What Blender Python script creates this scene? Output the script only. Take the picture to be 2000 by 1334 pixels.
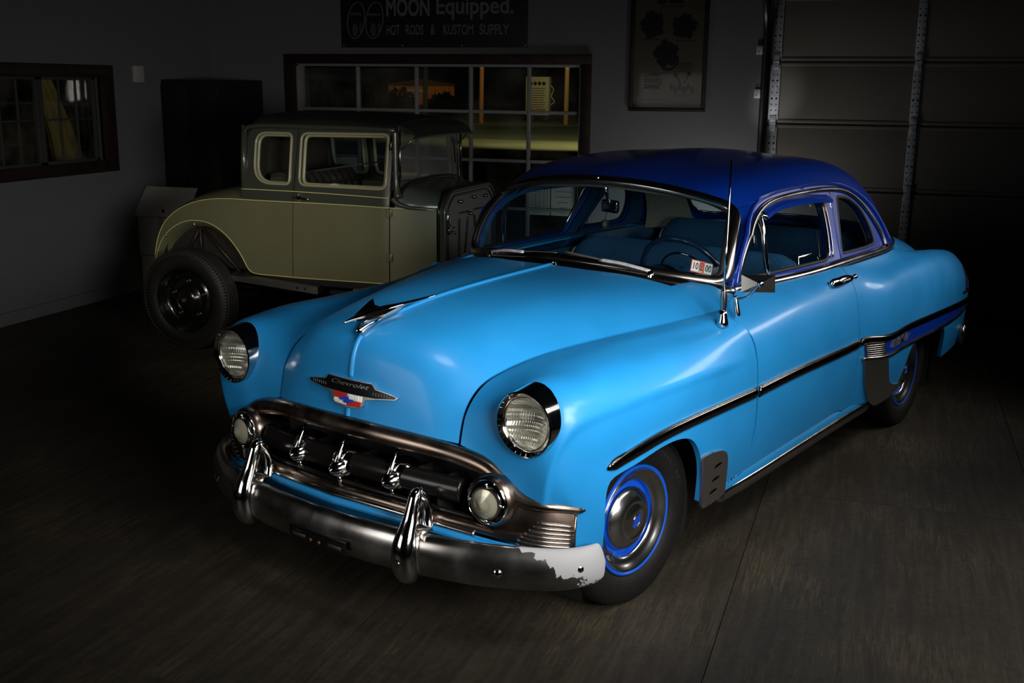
import bpy, bmesh, math, random
import numpy as np
from mathutils import Vector, Matrix
from mathutils.geometry import delaunay_2d_cdt
random.seed(7); rng = np.random.default_rng(7)
PI = math.pi
for o in list(bpy.data.objects): bpy.data.objects.remove(o)
SC = bpy.context.scene
COL = SC.collection

# ------------------------------------------------------------------ camera
def look_basis(yaw, pitch, roll):
    cy, sy, cp, sp = math.cos(yaw), math.sin(yaw), math.cos(pitch), math.sin(pitch)
    f = Vector((cy*cp, sy*cp, -sp)); r = Vector((sy, -cy, 0)); u = r.cross(f)
    cr, sr = math.cos(roll), math.sin(roll)
    return cr*r + sr*u, -sr*r + cr*u, f
cam_d = bpy.data.cameras.new('camera'); cam = bpy.data.objects.new('camera', cam_d); COL.objects.link(cam)
r_, u_, f_ = look_basis(math.radians(217.331-108.8), math.radians(13.0954), math.radians(0.5685))
M = Matrix((( r_.x, u_.x, -f_.x), (r_.y, u_.y, -f_.y), (r_.z, u_.z, -f_.z))).to_4x4()
M.translation = Vector((1.54298, -4.07565, 1.89998))
cam.matrix_world = M
cam_d.sensor_width = 36; cam_d.lens = 2161.9/2000*36; cam_d.clip_start = .05; cam_d.clip_end = 200
SC.camera = cam
# ------------------------------------------------------------------ world, lamps, exposure
w = bpy.data.worlds.new('night'); SC.world = w; w.use_nodes = True
w.node_tree.nodes['Background'].inputs[0].default_value = (.06, .075, .1, 1)
w.node_tree.nodes['Background'].inputs[1].default_value = .006
SC.view_settings.view_transform = 'Standard'; SC.view_settings.look = 'None'
SC.view_settings.exposure = 0; SC.view_settings.gamma = 1; SC.view_settings.use_curve_mapping = False
def lamp(name, kind, loc, aim, power, size=.5, size_y=None, col=(1,1,1), spot=None, blend=.6, spread=180):
    d = bpy.data.lights.new(name, kind); o = bpy.data.objects.new(name, d); COL.objects.link(o)
    d.energy = power; d.color = col
    if kind == 'AREA':
        d.shape = 'RECTANGLE' if size_y else 'SQUARE'; d.size = size
        if size_y: d.size_y = size_y
        d.spread = math.radians(spread)
    elif kind == 'SPOT':
        d.shadow_soft_size = size; d.spot_size = math.radians(spot); d.spot_blend = blend
    o.location = loc
    o.rotation_euler = (Vector(aim)-Vector(loc)).to_track_quat('-Z', 'Y').to_euler()
    return o
def c2w(x, y, z): a = math.radians(-108.8); return (x*math.cos(a)-y*math.sin(a), x*math.sin(a)+y*math.cos(a), z)   # the blue car's own axes
lamp('key_softbox', 'AREA', (2.75, -2.6, 1.75), (.25, -.1, .88), 15, 1.8, .8, (1, .98, .95), spread=60)
sb = lamp('side_softbox', 'AREA', c2w(-1.55, 1.85, 1.72), c2w(-1.6, .93, 1.0), 8.0, 3.8, .30, (1, .98, .95), spread=80)
fb_ = lamp('fender_softbox', 'AREA', c2w(.75, 1.75, 1.52), c2w(.35, .75, .95), 4.2, .9, .35, (1, .98, .95), spread=80)
lamp('hood_spot', 'SPOT', (.30, -1.15, 2.7), (-.08, -.38, 1.0), 62, .3, None, (1, .98, .95), 38, 1)
lamp('left_softbox', 'AREA', (-1.9, -3.4, 1.5), (-.35, -.8, .65), 3.2, 1.5, 1.2, (1, .98, .95), spread=70)
lamp('coupe_spot', 'SPOT', (-1.2, -1.9, 2.1), (-2.4, 2.65, .65), 255, .15, None, (1, .95, .82), 34, 1)
lamp('rear_softbox', 'AREA', c2w(-5.2, 3.3, 2.5), c2w(-1.2, .9, .95), 6, 1.5, .6, (1, .98, .95), spread=70)
lamp('floor_spot', 'SPOT', (2.55, .1, 2.7), (2.2, .15, 0), 115, .4, None, (1, .93, .80), 64, 1)
lamp('wall_spot', 'SPOT', (.15, 5.15, .45), (.15, 5.8, 1.3), 20, .15, None, (1, .98, .96), 160, 1)
lamp('wall_spot_low', 'SPOT', (-.75, 5.2, .4), (-.75, 5.8, .8), 6, .15, None, (1, .98, .96), 150, 1)
lamp('door_spot', 'SPOT', (.35, 4.9, 1.1), (.56, 5.8, 1.75), 13, .05, None, (.95, .97, 1), 24, 1)
lamp('left_wall_spot', 'SPOT', (-2.9, 2.0, 1.0), (-4.97, 3.6, .5), .8, .15, None, (1, .98, .96), 80, 1)
lamp('road_fill_light', 'SPOT', (-6.0, 27, 4.5), (-10.0, 36, 0), 4800, .3, None, (1, 1, .5), 90, 1)  # added light for the headlight glow on the road

# ------------------------------------------------------------------ materials
MATS = {}
def mat(name, col, rough=.5, metal=0., coat=0., coat_rough=.1, noise=0., nscale=30., bump=0., bscale=60., spec=.5, rvar=0., emit=None):
    if name in MATS: return MATS[name]
    m = bpy.data.materials.new(name); m.use_nodes = True; nt = m.node_tree; b = nt.nodes['Principled BSDF']
    c4 = (*col, 1)
    b.inputs['Base Color'].default_value = c4; b.inputs['Roughness'].default_value = rough
    b.inputs['Metallic'].default_value = metal; b.inputs['Coat Weight'].default_value = coat
    b.inputs['Coat Roughness'].default_value = coat_rough; b.inputs['Specular IOR Level'].default_value = spec
    if emit: b.inputs['Emission Color'].default_value = (*emit[0], 1); b.inputs['Emission Strength'].default_value = emit[1]
    tc = nt.nodes.new('ShaderNodeTexCoord')
    if noise or rvar:
        n = nt.nodes.new('ShaderNodeTexNoise'); n.inputs['Scale'].default_value = nscale; n.inputs['Detail'].default_value = 6
        nt.links.new(tc.outputs['Object'], n.inputs['Vector'])
        if noise:
            r = nt.nodes.new('ShaderNodeMapRange'); r.inputs['From Min'].default_value = .3; r.inputs['From Max'].default_value = .7
            r.inputs['To Min'].default_value = 1-noise; r.inputs['To Max'].default_value = 1+noise
            nt.links.new(n.outputs['Fac'], r.inputs['Value'])
            mx = nt.nodes.new('ShaderNodeVectorMath'); mx.operation = 'SCALE'; mx.inputs[0].default_value = col
            nt.links.new(r.outputs[0], mx.inputs['Scale']); nt.links.new(mx.outputs[0], b.inputs['Base Color'])
        if rvar:
            r = nt.nodes.new('ShaderNodeMapRange'); r.inputs['From Min'].default_value = .3; r.inputs['From Max'].default_value = .7
            r.inputs['To Min'].default_value = max(.02, rough-rvar); r.inputs['To Max'].default_value = rough+rvar
            nt.links.new(n.outputs['Fac'], r.inputs['Value']); nt.links.new(r.outputs[0], b.inputs['Roughness'])
    if bump:
        n2 = nt.nodes.new('ShaderNodeTexNoise'); n2.inputs['Scale'].default_value = bscale; n2.inputs['Detail'].default_value = 4
        nt.links.new(tc.outputs['Object'], n2.inputs['Vector'])
        bp = nt.nodes.new('ShaderNodeBump'); bp.inputs['Strength'].default_value = bump; bp.inputs['Distance'].default_value = .01
        nt.links.new(n2.outputs['Fac'], bp.inputs['Height']); nt.links.new(bp.outputs[0], b.inputs['Normal'])
    MATS[name] = m; return m
def glass_mat(name, tint=(1,1,1), refl=1., rough=.02, dirt=0.):
    m = bpy.data.materials.new(name); m.use_nodes = True; nt = m.node_tree; nt.nodes.clear()
    o = nt.nodes.new('ShaderNodeOutputMaterial'); t = nt.nodes.new('ShaderNodeBsdfTransparent'); t.inputs[0].default_value = (*tint, 1)
    g = nt.nodes.new('ShaderNodeBsdfGlossy'); g.inputs['Roughness'].default_value = rough; g.inputs['Color'].default_value = (refl, refl, refl, 1)
    fa = nt.nodes.new('ShaderNodeLayerWeight'); fa.inputs['Blend'].default_value = .5
    pw = nt.nodes.new('ShaderNodeMath'); pw.operation = 'POWER'; pw.inputs[1].default_value = 5; nt.links.new(fa.outputs['Facing'], pw.inputs[0])
    fr = nt.nodes.new('ShaderNodeMath'); fr.operation = 'MULTIPLY_ADD'; fr.inputs[1].default_value = .9; fr.inputs[2].default_value = .05; nt.links.new(pw.outputs[0], fr.inputs[0])
    mx = nt.nodes.new('ShaderNodeMixShader'); nt.links.new(fr.outputs[0], mx.inputs[0])
    nt.links.new(t.outputs[0], mx.inputs[1]); nt.links.new(g.outputs[0], mx.inputs[2])
    out = mx
    if dirt:
        d = nt.nodes.new('ShaderNodeBsdfDiffuse'); d.inputs[0].default_value = (.5, .47, .36, 1)
        n = nt.nodes.new('ShaderNodeTexNoise'); n.inputs['Scale'].default_value = 3; n.inputs['Detail'].default_value = 8
        tc = nt.nodes.new('ShaderNodeTexCoord'); nt.links.new(tc.outputs['Object'], n.inputs['Vector'])
        r = nt.nodes.new('ShaderNodeMapRange'); r.inputs['From Min'].default_value = .4; r.inputs['From Max'].default_value = .75; r.inputs['To Max'].default_value = dirt
        nt.links.new(n.outputs['Fac'], r.inputs['Value'])
        m2 = nt.nodes.new('ShaderNodeMixShader'); nt.links.new(r.outputs[0], m2.inputs[0]); nt.links.new(mx.outputs[0], m2.inputs[1]); nt.links.new(d.outputs[0], m2.inputs[2]); out = m2
    nt.links.new(out.outputs[0], o.inputs[0]); return m
BLUE = mat('light blue paint', (.012, .222, .53), .46, 0, .22, .15, noise=.04, nscale=5, rvar=.06, spec=.35)
NAVY = mat('royal blue paint', (.0018, .034, .32), .30, 0, .5, .08)
CHROME = mat('chrome', (.66, .65, .63), .09, 1)
OLDCHROME = mat('dull chrome', (.42, .39, .36), .20, 1, noise=.10, nscale=5, rvar=.05)
BRONZE = mat('tarnished grille chrome', (.27, .205, .165), .27, 1, noise=.2, nscale=7, rvar=.08)
BLACKBAR = mat('dark bar metal', (.010, .009, .0085), .22, .3)
HUBCHROME = mat('hub chrome', (.62, .61, .59), .20, 1)
RUBBER = mat('tyre rubber', (.0075, .007, .0065), .6, spec=.35, noise=.3, nscale=50, bump=.15, bscale=120)
BLACK = mat('black paint', (.004, .004, .004), .22, coat=.5)
DARK = mat('underbody dark', (.006, .006, .006), .9)
RIMBLUE = mat('wheel blue paint', (.006, .10, .62), .3, coat=.4)
SEATBLUE = mat('blue seat cloth', (.02, .10, .22), .8, noise=.2, nscale=80, bump=.2, bscale=200)
TRIMBLUE = mat('interior blue paint', (.008, .05, .11), .5)
PIPING = mat('seat piping', (.5, .5, .45), .6)
HEADLINER = mat('headliner', (.22, .21, .17), .95, noise=.15, nscale=40)
GLASS = glass_mat('car glass', (.80, .92, .95), 1.)
LENS = glass_mat('lens glass', (.95, .95, .9), 1., .05)
SILVERPAINT = mat('chalky silver paint', (.52, .52, .53), .62, .1, noise=.06, nscale=60, bump=.1, bscale=150)
RED = mat('red enamel', (.45, .02, .015), .3); WHITE = mat('white enamel', (.75, .74, .68), .4)
BOWBLUE = mat('blue enamel', (.01, .05, .42), .3); GOLD = mat('gold plate', (.7, .45, .12), .25, 1)
OLIVE = mat('olive grey paint', (.128, .122, .066), .36, 0, .4, .2, noise=.05, nscale=4)
GREYGREEN = mat('dark grey green paint', (.045, .047, .038), .3, 0, .5, .12)
ROOFBLACK = mat('black roof fabric', (.010, .010, .009), .55, bump=.15, bscale=200)
CREAM = mat('cream pinstripe', (.62, .58, .22), .4)
CREAMPAINT = mat('pale olive window trim', (.30, .28, .17), .35, coat=.3)
BROWN = mat('brown trim cloth', (.055, .034, .022), .85, noise=.2, nscale=60)
STEEL = mat('bare steel', (.35, .34, .33), .4, 1, noise=.3, nscale=60, bump=.6, bscale=150)
GALV = mat('galvanised steel', (.60, .61, .64), .5, .35, noise=.2, nscale=40, rvar=.1)
SATIN = mat('satin chrome', (.46, .43, .39), .36, 1)
WALLP = mat('grey wall paint', (.155, .152, .155), .75, noise=.03, nscale=6)
DOORP = mat('garage door paint', (.16, .145, .12), .55, noise=.06, nscale=3)
WOODTRIM = mat('dark brown timber', (.022, .010, .007), .5, noise=.4, nscale=12)
MUNTIN = mat('grey window paint', (.28, .28, .28), .5)
CARD = mat('white cardboard', (.42, .39, .35), .85, noise=.08, nscale=15)
PAPER = mat('paper', (.62, .60, .54), .8)
WPANE = glass_mat('window pane', (.9, .9, .85), 1., .03, .10)

# ------------------------------------------------------------------ mesh helpers
def empty(name, loc=(0,0,0), rz=0.):
    o = bpy.data.objects.new(name, None); COL.objects.link(o); o.location = loc; o.rotation_euler.z = rz
    o.empty_display_size = .1; return o
BRIGHT = mat('brushed chrome', (.72, .71, .69), .34, 1)
def tag(o, label=None, cat=None, group=None, kind=None):
    if label: o['label'] = label
    if cat: o['category'] = cat
    if group: o['group'] = group
    if kind: o['kind'] = kind
    return o
def thing(name, label, cat, loc=(0,0,0), rz=0., group=None): return tag(empty(name, loc, rz), label, cat, group)
def obj(name, V, F, m, parent=None, smooth=True, sharp=None):
    me = bpy.data.meshes.new(name); me.from_pydata([tuple(map(float, v)) for v in V], [], [tuple(map(int, f)) for f in F])
    for mm in (m if isinstance(m, (list, tuple)) else [m]): me.materials.append(mm)
    if smooth:
        me.polygons.foreach_set('use_smooth', [True]*len(me.polygons))
        if sharp: me.set_sharp_from_angle(angle=math.radians(sharp))
    me.update()
    o = bpy.data.objects.new(name, me); COL.objects.link(o)
    if parent: o.parent = parent
    return o
def mirror(o, parent=None):
    c = o.copy(); COL.objects.link(c); c.scale = (1, -1, 1)
    if parent: c.parent = parent
    return c
class MB:                                   # collects several shapes into one mesh
    def __init__(s): s.V = []; s.F = []
    def add(s, V, F, mtx=None):
        b = len(s.V)
        for v in V: s.V.append(tuple(mtx @ Vector(v)) if mtx else tuple(v))
        s.F += [tuple(i+b for i in f) for f in F]; return s
    def build(s, name, m, parent=None, smooth=True, sharp=35): return obj(name, s.V, s.F, m, parent, smooth, sharp)
def box(c, d, bev=.0):
    """box with chamfered edges: centre c, full size d"""
    x, y, z = [k/2 for k in d]
    if bev <= 0:
        V = [(c[0]+sx*x, c[1]+sy*y, c[2]+sz*z) for sx in (-1,1) for sy in (-1,1) for sz in (-1,1)]
        return V, [(0,1,3,2),(4,6,7,5),(0,4,5,1),(2,3,7,6),(0,2,6,4),(1,5,7,3)]
    bm = bmesh.new(); bmesh.ops.create_cube(bm, size=1)
    for v in bm.verts: v.co = (v.co.x*d[0], v.co.y*d[1], v.co.z*d[2])
    bmesh.ops.bevel(bm, geom=list(bm.edges), offset=min(bev, min(d)*.45), segments=2, affect='EDGES', profile=.5)
    V = [(v.co.x+c[0], v.co.y+c[1], v.co.z+c[2]) for v in bm.verts]; bm.verts.index_update()
    F = [tuple(v.index for v in f.verts) for f in bm.faces]; bm.free(); return V, F
def frame_at(pts):
    P = np.asarray(pts, float); T = np.gradient(P, axis=0); T /= np.linalg.norm(T, axis=1)[:, None]+1e-12
    return P, T
def tube(pts, rad, n=8, normals=None, flat=None, closed=False, caps=True):
    """sweep; rad scalar/list; flat=(w,h): elliptical section, h along normals"""
    P = np.asarray(pts, float)
    if closed:
        T = np.roll(P, -1, 0)-np.roll(P, 1, 0)
    else: T = np.gradient(P, axis=0)
    T = T/(np.linalg.norm(T, axis=1)[:, None]+1e-12)
    k = len(P); R = np.broadcast_to(np.asarray(rad, float), (k,))
    if normals is None:
        nn = np.cross(T[0], [0,0,1.]);
        if np.linalg.norm(nn) < 1e-3: nn = np.array([1.,0,0])
        N = np.zeros((k,3))
        for i in range(k):
            nn = nn-T[i]*(nn@T[i]); nn /= np.linalg.norm(nn)+1e-12; N[i] = nn
    else:
        N = np.asarray(normals, float); N = np.broadcast_to(N, (k,3)).copy(); N -= T*np.sum(N*T, 1)[:, None]; N /= np.linalg.norm(N, axis=1)[:, None]+1e-12
    B = np.cross(T, N); fw, fh = flat if flat else (1, 1)
    V = []; F = []
    for i in range(k):
        for j in range(n):
            a = 2*PI*(j+.5)/n
            V.append(P[i]+R[i]*(fh*math.sin(a)*N[i]+fw*math.cos(a)*B[i]))
    L = k if closed else k-1
    for i in range(L):
        for j in range(n):
            a, b = i*n+j, i*n+(j+1) % n; c, d = ((i+1) % k)*n+(j+1) % n, ((i+1) % k)*n+j
            F.append((a, b, c, d))
    if not closed and caps:
        F.append(tuple(range(n))[::-1]); F.append(tuple((k-1)*n+j for j in range(n)))
    return V, F
def lathe(prof, axis='y', n=48, c=(0,0,0), close=False):
    """prof: list of (r, h) along axis"""
    V = []; F = []; k = len(prof)
    for i in range(n):
        a = 2*PI*i/n; ca, sa = math.cos(a), math.sin(a)
        for r, h in prof:
            p = {'y': (r*ca, h, r*sa), 'z': (r*ca, r*sa, h), 'x': (h, r*ca, r*sa)}[axis]
            V.append((p[0]+c[0], p[1]+c[1], p[2]+c[2]))
    for i in range(n):
        for j in range(k-1 if not close else k):
            j2 = (j+1) % k
            F.append((i*k+j, ((i+1) % n)*k+j, ((i+1) % n)*k+j2, i*k+j2))
    return V, F
def prism(poly, h0, h1, axis='y'):
    """extrude a 2D polygon; axis y: poly in (x,z)"""
    k = len(poly); V = []
    for h in (h0, h1):
        for a, b in poly: V.append({'y': (a, h, b), 'z': (a, b, h), 'x': (h, a, b)}[axis])
    F = [tuple(range(k)), tuple(range(2*k-1, k-1, -1))]
    F += [(i, k+i, k+(i+1) % k, (i+1) % k) for i in range(k)]
    return V, F
def nat(t, q):
    """natural cubic spline weights: knots t, queries q -> matrix"""
    t = np.asarray(t, float); q = np.atleast_1d(np.asarray(q, float)); n = len(t); h = np.diff(t)
    A = np.eye(n); Bm = np.zeros((n, n))
    for i in range(1, n-1):
        A[i, i-1] = h[i-1]; A[i, i] = 2*(h[i-1]+h[i]); A[i, i+1] = h[i]
        Bm[i, i-1] = 6/h[i-1]; Bm[i, i] = -6/h[i-1]-6/h[i]; Bm[i, i+1] = 6/h[i]
    D = np.linalg.solve(A, Bm)
    i = np.clip(np.searchsorted(t, q)-1, 0, n-2); hh = h[i]; a = (t[i+1]-q)/hh; b = (q-t[i])/hh
    out = np.zeros((len(q), n)); r = np.arange(len(q)); inside = (q >= t[0]) & (q <= t[-1])
    out[r, i] += a; out[r, i+1] += b
    ca = np.where(inside, (a**3-a)*hh**2/6, 0); cb = np.where(inside, (b**3-b)*hh**2/6, 0)
    return out+ca[:, None]*D[i]+cb[:, None]*D[i+1]
def spl(pts, n, closed=False):
    P = np.asarray(pts, float)
    if closed: k = len(P); P = np.vstack([P[-3:], P, P[:4]])
    t = np.r_[0, np.cumsum(np.linalg.norm(np.diff(P, axis=0), axis=1)**.75)]
    if closed: q = np.linspace(t[3], t[3+k], n, endpoint=False)
    else: q = np.linspace(0, t[-1], n)
    return nat(t, q) @ P
def resample(poly, step, closed=True):
    P = np.asarray(poly, float); Q = np.vstack([P, P[:1]]) if closed else P; out = []
    for a, b in zip(Q[:-1], Q[1:]):
        k = max(1, int(math.ceil(np.linalg.norm(b-a)/step)))
        for i in range(k): out.append(a+(b-a)*i/k)
    if not closed: out.append(Q[-1])
    return np.array(out)
def inside(poly, p):
    x, y = p[:, 0], p[:, 1]; r = np.zeros(len(p), bool); n = len(poly)
    for i in range(n):
        x1, y1 = poly[i]; x2, y2 = poly[(i+1) % n]
        if y1 == y2: continue
        c = ((y1 > y) != (y2 > y)) & (x < (x2-x1)*(y-y1)/(y2-y1)+x1); r ^= c
    return r
def round_poly(pts, rad, seg=5):
    out = []; n = len(pts); P = [np.array(p, float) for p in pts]
    rr = rad if isinstance(rad, (list, tuple)) else [rad]*n
    for i in range(n):
        p, a, b = P[i], P[i-1], P[(i+1) % n]
        d1, d2 = (a-p), (b-p); l1, l2 = np.linalg.norm(d1), np.linalg.norm(d2); r = min(rr[i], l1*.48, l2*.48)
        s, e = p+d1/l1*r, p+d2/l2*r
        for k in range(seg+1):
            t = k/seg; out.append((1-t)**2*s+2*t*(1-t)*p+t*t*e)
    return np.array(out)
class Surf:
    def __init__(s, net, tu=None, tv=None, off=None, ctr=(-1.5, 0, .5)):
        s.net = np.asarray(net, float); nu, nv = s.net.shape[:2]
        s.tu = np.asarray(tu) if tu is not None else np.r_[0, np.cumsum(np.linalg.norm(np.diff(s.net, axis=0), axis=2).mean(1))]
        s.tv = np.asarray(tv) if tv is not None else np.r_[0, np.cumsum(np.linalg.norm(np.diff(s.net, axis=1), axis=2).mean(0))]
        s.off = off; s.sg = 1.
        U, Vv = np.meshgrid(np.linspace(s.tu[0], s.tu[-1], 12)[1:-1], np.linspace(s.tv[0], s.tv[-1], 12)[1:-1]); q = np.stack([U.ravel(), Vv.ravel()], 1)
        if np.sum(s.nrm0(q)*(s.raw(q)-np.array(ctr))) < 0: s.sg = -1.
    def raw(s, uv):
        uv = np.atleast_2d(uv); return np.einsum('pi,pj,ijk->pk', nat(s.tu, uv[:, 0]), nat(s.tv, uv[:, 1]), s.net)
    def nrm0(s, uv):
        e = 1e-4; uv = np.atleast_2d(uv)
        a = s.raw(uv+[e, 0])-s.raw(uv-[e, 0]); b = s.raw(uv+[0, e])-s.raw(uv-[0, e]); n = np.cross(a, b)
        return s.sg*n/(np.linalg.norm(n, axis=1)[:, None]+1e-15)
    def __call__(s, uv):
        p = s.raw(uv)
        if s.off is not None: p = p+s.nrm0(uv)*s.off(np.atleast_2d(uv))[:, None]
        return p
    def nrm(s, uv):
        if s.off is None: return s.nrm0(uv)
        e = 1e-3; uv = np.atleast_2d(uv)
        a = s(uv+[e, 0])-s(uv-[e, 0]); b = s(uv+[0, e])-s(uv-[0, e]); n = np.cross(a, b)
        return s.sg*n/(np.linalg.norm(n, axis=1)[:, None]+1e-15)
    def inv(s, pts, ax=(0, 2), vmin=None, umax=None):
        """surface parameters of points given by two coordinates"""
        if not hasattr(s, '_g'):
            U, Vv = np.meshgrid(np.linspace(s.tu[0], s.tu[-1], 220), np.linspace(s.tv[0], s.tv[-1], 160), indexing='ij')
            s._g = np.stack([U.ravel(), Vv.ravel()], 1); s._p = s.raw(s._g)
        ok = np.ones(len(s._g), bool)
        if vmin is not None: ok &= s._g[:, 1] >= vmin
        if umax is not None: ok &= s._g[:, 0] <= umax
        g, p = s._g[ok], s._p[ok][:, list(ax)]; pts = np.atleast_2d(np.asarray(pts, float)); out = []
        for q in pts: out.append(g[np.argmin(((p-q)**2).sum(1))])
        uv = np.array(out); e = 1e-4
        for _ in range(4):
            f = s.raw(uv)[:, list(ax)]-pts
            a = (s.raw(uv+[e, 0])[:, list(ax)]-s.raw(uv-[e, 0])[:, list(ax)])/(2*e); b = (s.raw(uv+[0, e])[:, list(ax)]-s.raw(uv-[0, e])[:, list(ax)])/(2*e)
            det = a[:, 0]*b[:, 1]-a[:, 1]*b[:, 0]; det = np.where(abs(det) < 1e-6, 1e-6, det)
            du = -(f[:, 0]*b[:, 1]-f[:, 1]*b[:, 0])/det; dv = -(a[:, 0]*f[:, 1]-a[:, 1]*f[:, 0])/det
            uv = uv+np.clip(np.stack([du, dv], 1), -.04, .04)
        return uv
def panel(s, poly, name, m, parent, step=.018, holes=(), flange=.012, flip=False, smooth=True, lift=0.):
    """part of surface s inside a polygon of its (u,v) domain, edges turned in by flange"""
    loops = [resample(poly, step*.8)]+[resample(h, step*.8) for h in holes]
    P = loops[0]; lo, hi = P.min(0), P.max(0)
    gx = np.arange(lo[0], hi[0], step); gy = np.arange(lo[1], hi[1], step)
    G = np.stack(np.meshgrid(gx, gy, indexing='ij'), -1).reshape(-1, 2); G = G+rng.uniform(-.05, .05, G.shape)*step
    k = inside(loops[0], G)
    for h in loops[1:]: k &= ~inside(h, G)
    G = G[k]
    allb = np.vstack(loops)
    keep = []
    for i in range(0, len(G), 800): keep.append(((G[i:i+800, None]-allb[None])**2).sum(2).min(1) > (step*.45)**2)
    if len(G): G = G[np.concatenate(keep)]
    verts = [Vector(p) for p in allb]; edges = []; b = 0
    for L in loops:
        n = len(L); edges += [(b+i, b+(i+1) % n) for i in range(n)]; b += n
    verts += [Vector(p) for p in G]
    vo, eo, fo, *_ = delaunay_2d_cdt(verts, edges, [], 0, 1e-7)
    uv = np.array([tuple(v) for v in vo]); F = np.array([f for f in fo])
    cen = uv[F].mean(1); k = inside(loops[0], cen)
    for h in loops[1:]: k &= ~inside(h, cen)
    F = F[k]
    X = s(uv); N = s.nrm(uv)
    if flip: N = -N
    if lift: X = X+N*lift
    f0 = np.cross(X[F[:, 1]]-X[F[:, 0]], X[F[:, 2]]-X[F[:, 0]]); sgn = np.sum(f0*N[F].mean(1), 1) < 0
    F[sgn] = F[sgn][:, ::-1]
    V = list(X); FF = [tuple(f) for f in F]
    if flange:
        cnt = {}
        for f in FF:
            for a, c in ((f[0], f[1]), (f[1], f[2]), (f[2], f[0])): cnt[(a, c)] = 1
        bd = [e for e in cnt if (e[1], e[0]) not in cnt]
        idx = {}
        def dup(i, d):
            if (i, d) not in idx: idx[(i, d)] = len(V); V.append(X[i]-N[i]*d)
            return idx[(i, d)]
        for a, c in bd:
            FF.append((c, a, dup(a, .0015), dup(c, .0015))); FF.append((dup(c, .0015), dup(a, .0015), dup(a, flange), dup(c, flange)))
    o = obj(name, V, FF, m, parent, smooth)
    if smooth and flange: o.data.set_sharp_from_angle(angle=math.radians(50))
    return o
def text_mesh(txt, size, extrude=.0, shear=0., align='CENTER', bold=0., sx=1.):
    c = bpy.data.curves.new('t', 'FONT'); c.body = txt; c.size = size; c.extrude = extrude; c.shear = shear; c.align_x = align; c.align_y = 'CENTER'; c.offset = bold; c.resolution_u = 3
    o = bpy.data.objects.new('t', c); COL.objects.link(o); dg = bpy.context.evaluated_depsgraph_get()
    me = bpy.data.meshes.new_from_object(o.evaluated_get(dg)); V = [(v.co.x*sx, v.co.y, v.co.z) for v in me.vertices]; F = [tuple(p.vertices) for p in me.polygons]
    bpy.data.objects.remove(o); bpy.data.curves.remove(c); bpy.data.meshes.remove(me); return V, F
def basis(o, x, n):
    """matrix: local x -> x, local z -> n"""
    x = Vector(x).normalized(); n = Vector(n); n = (n-x*n.dot(x)).normalized(); y = n.cross(x)
    m_ = Matrix(((x.x, y.x, n.x), (x.y, y.y, n.y), (x.z, y.z, n.z))).to_4x4(); m_.translation = Vector(o); return m_

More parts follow.
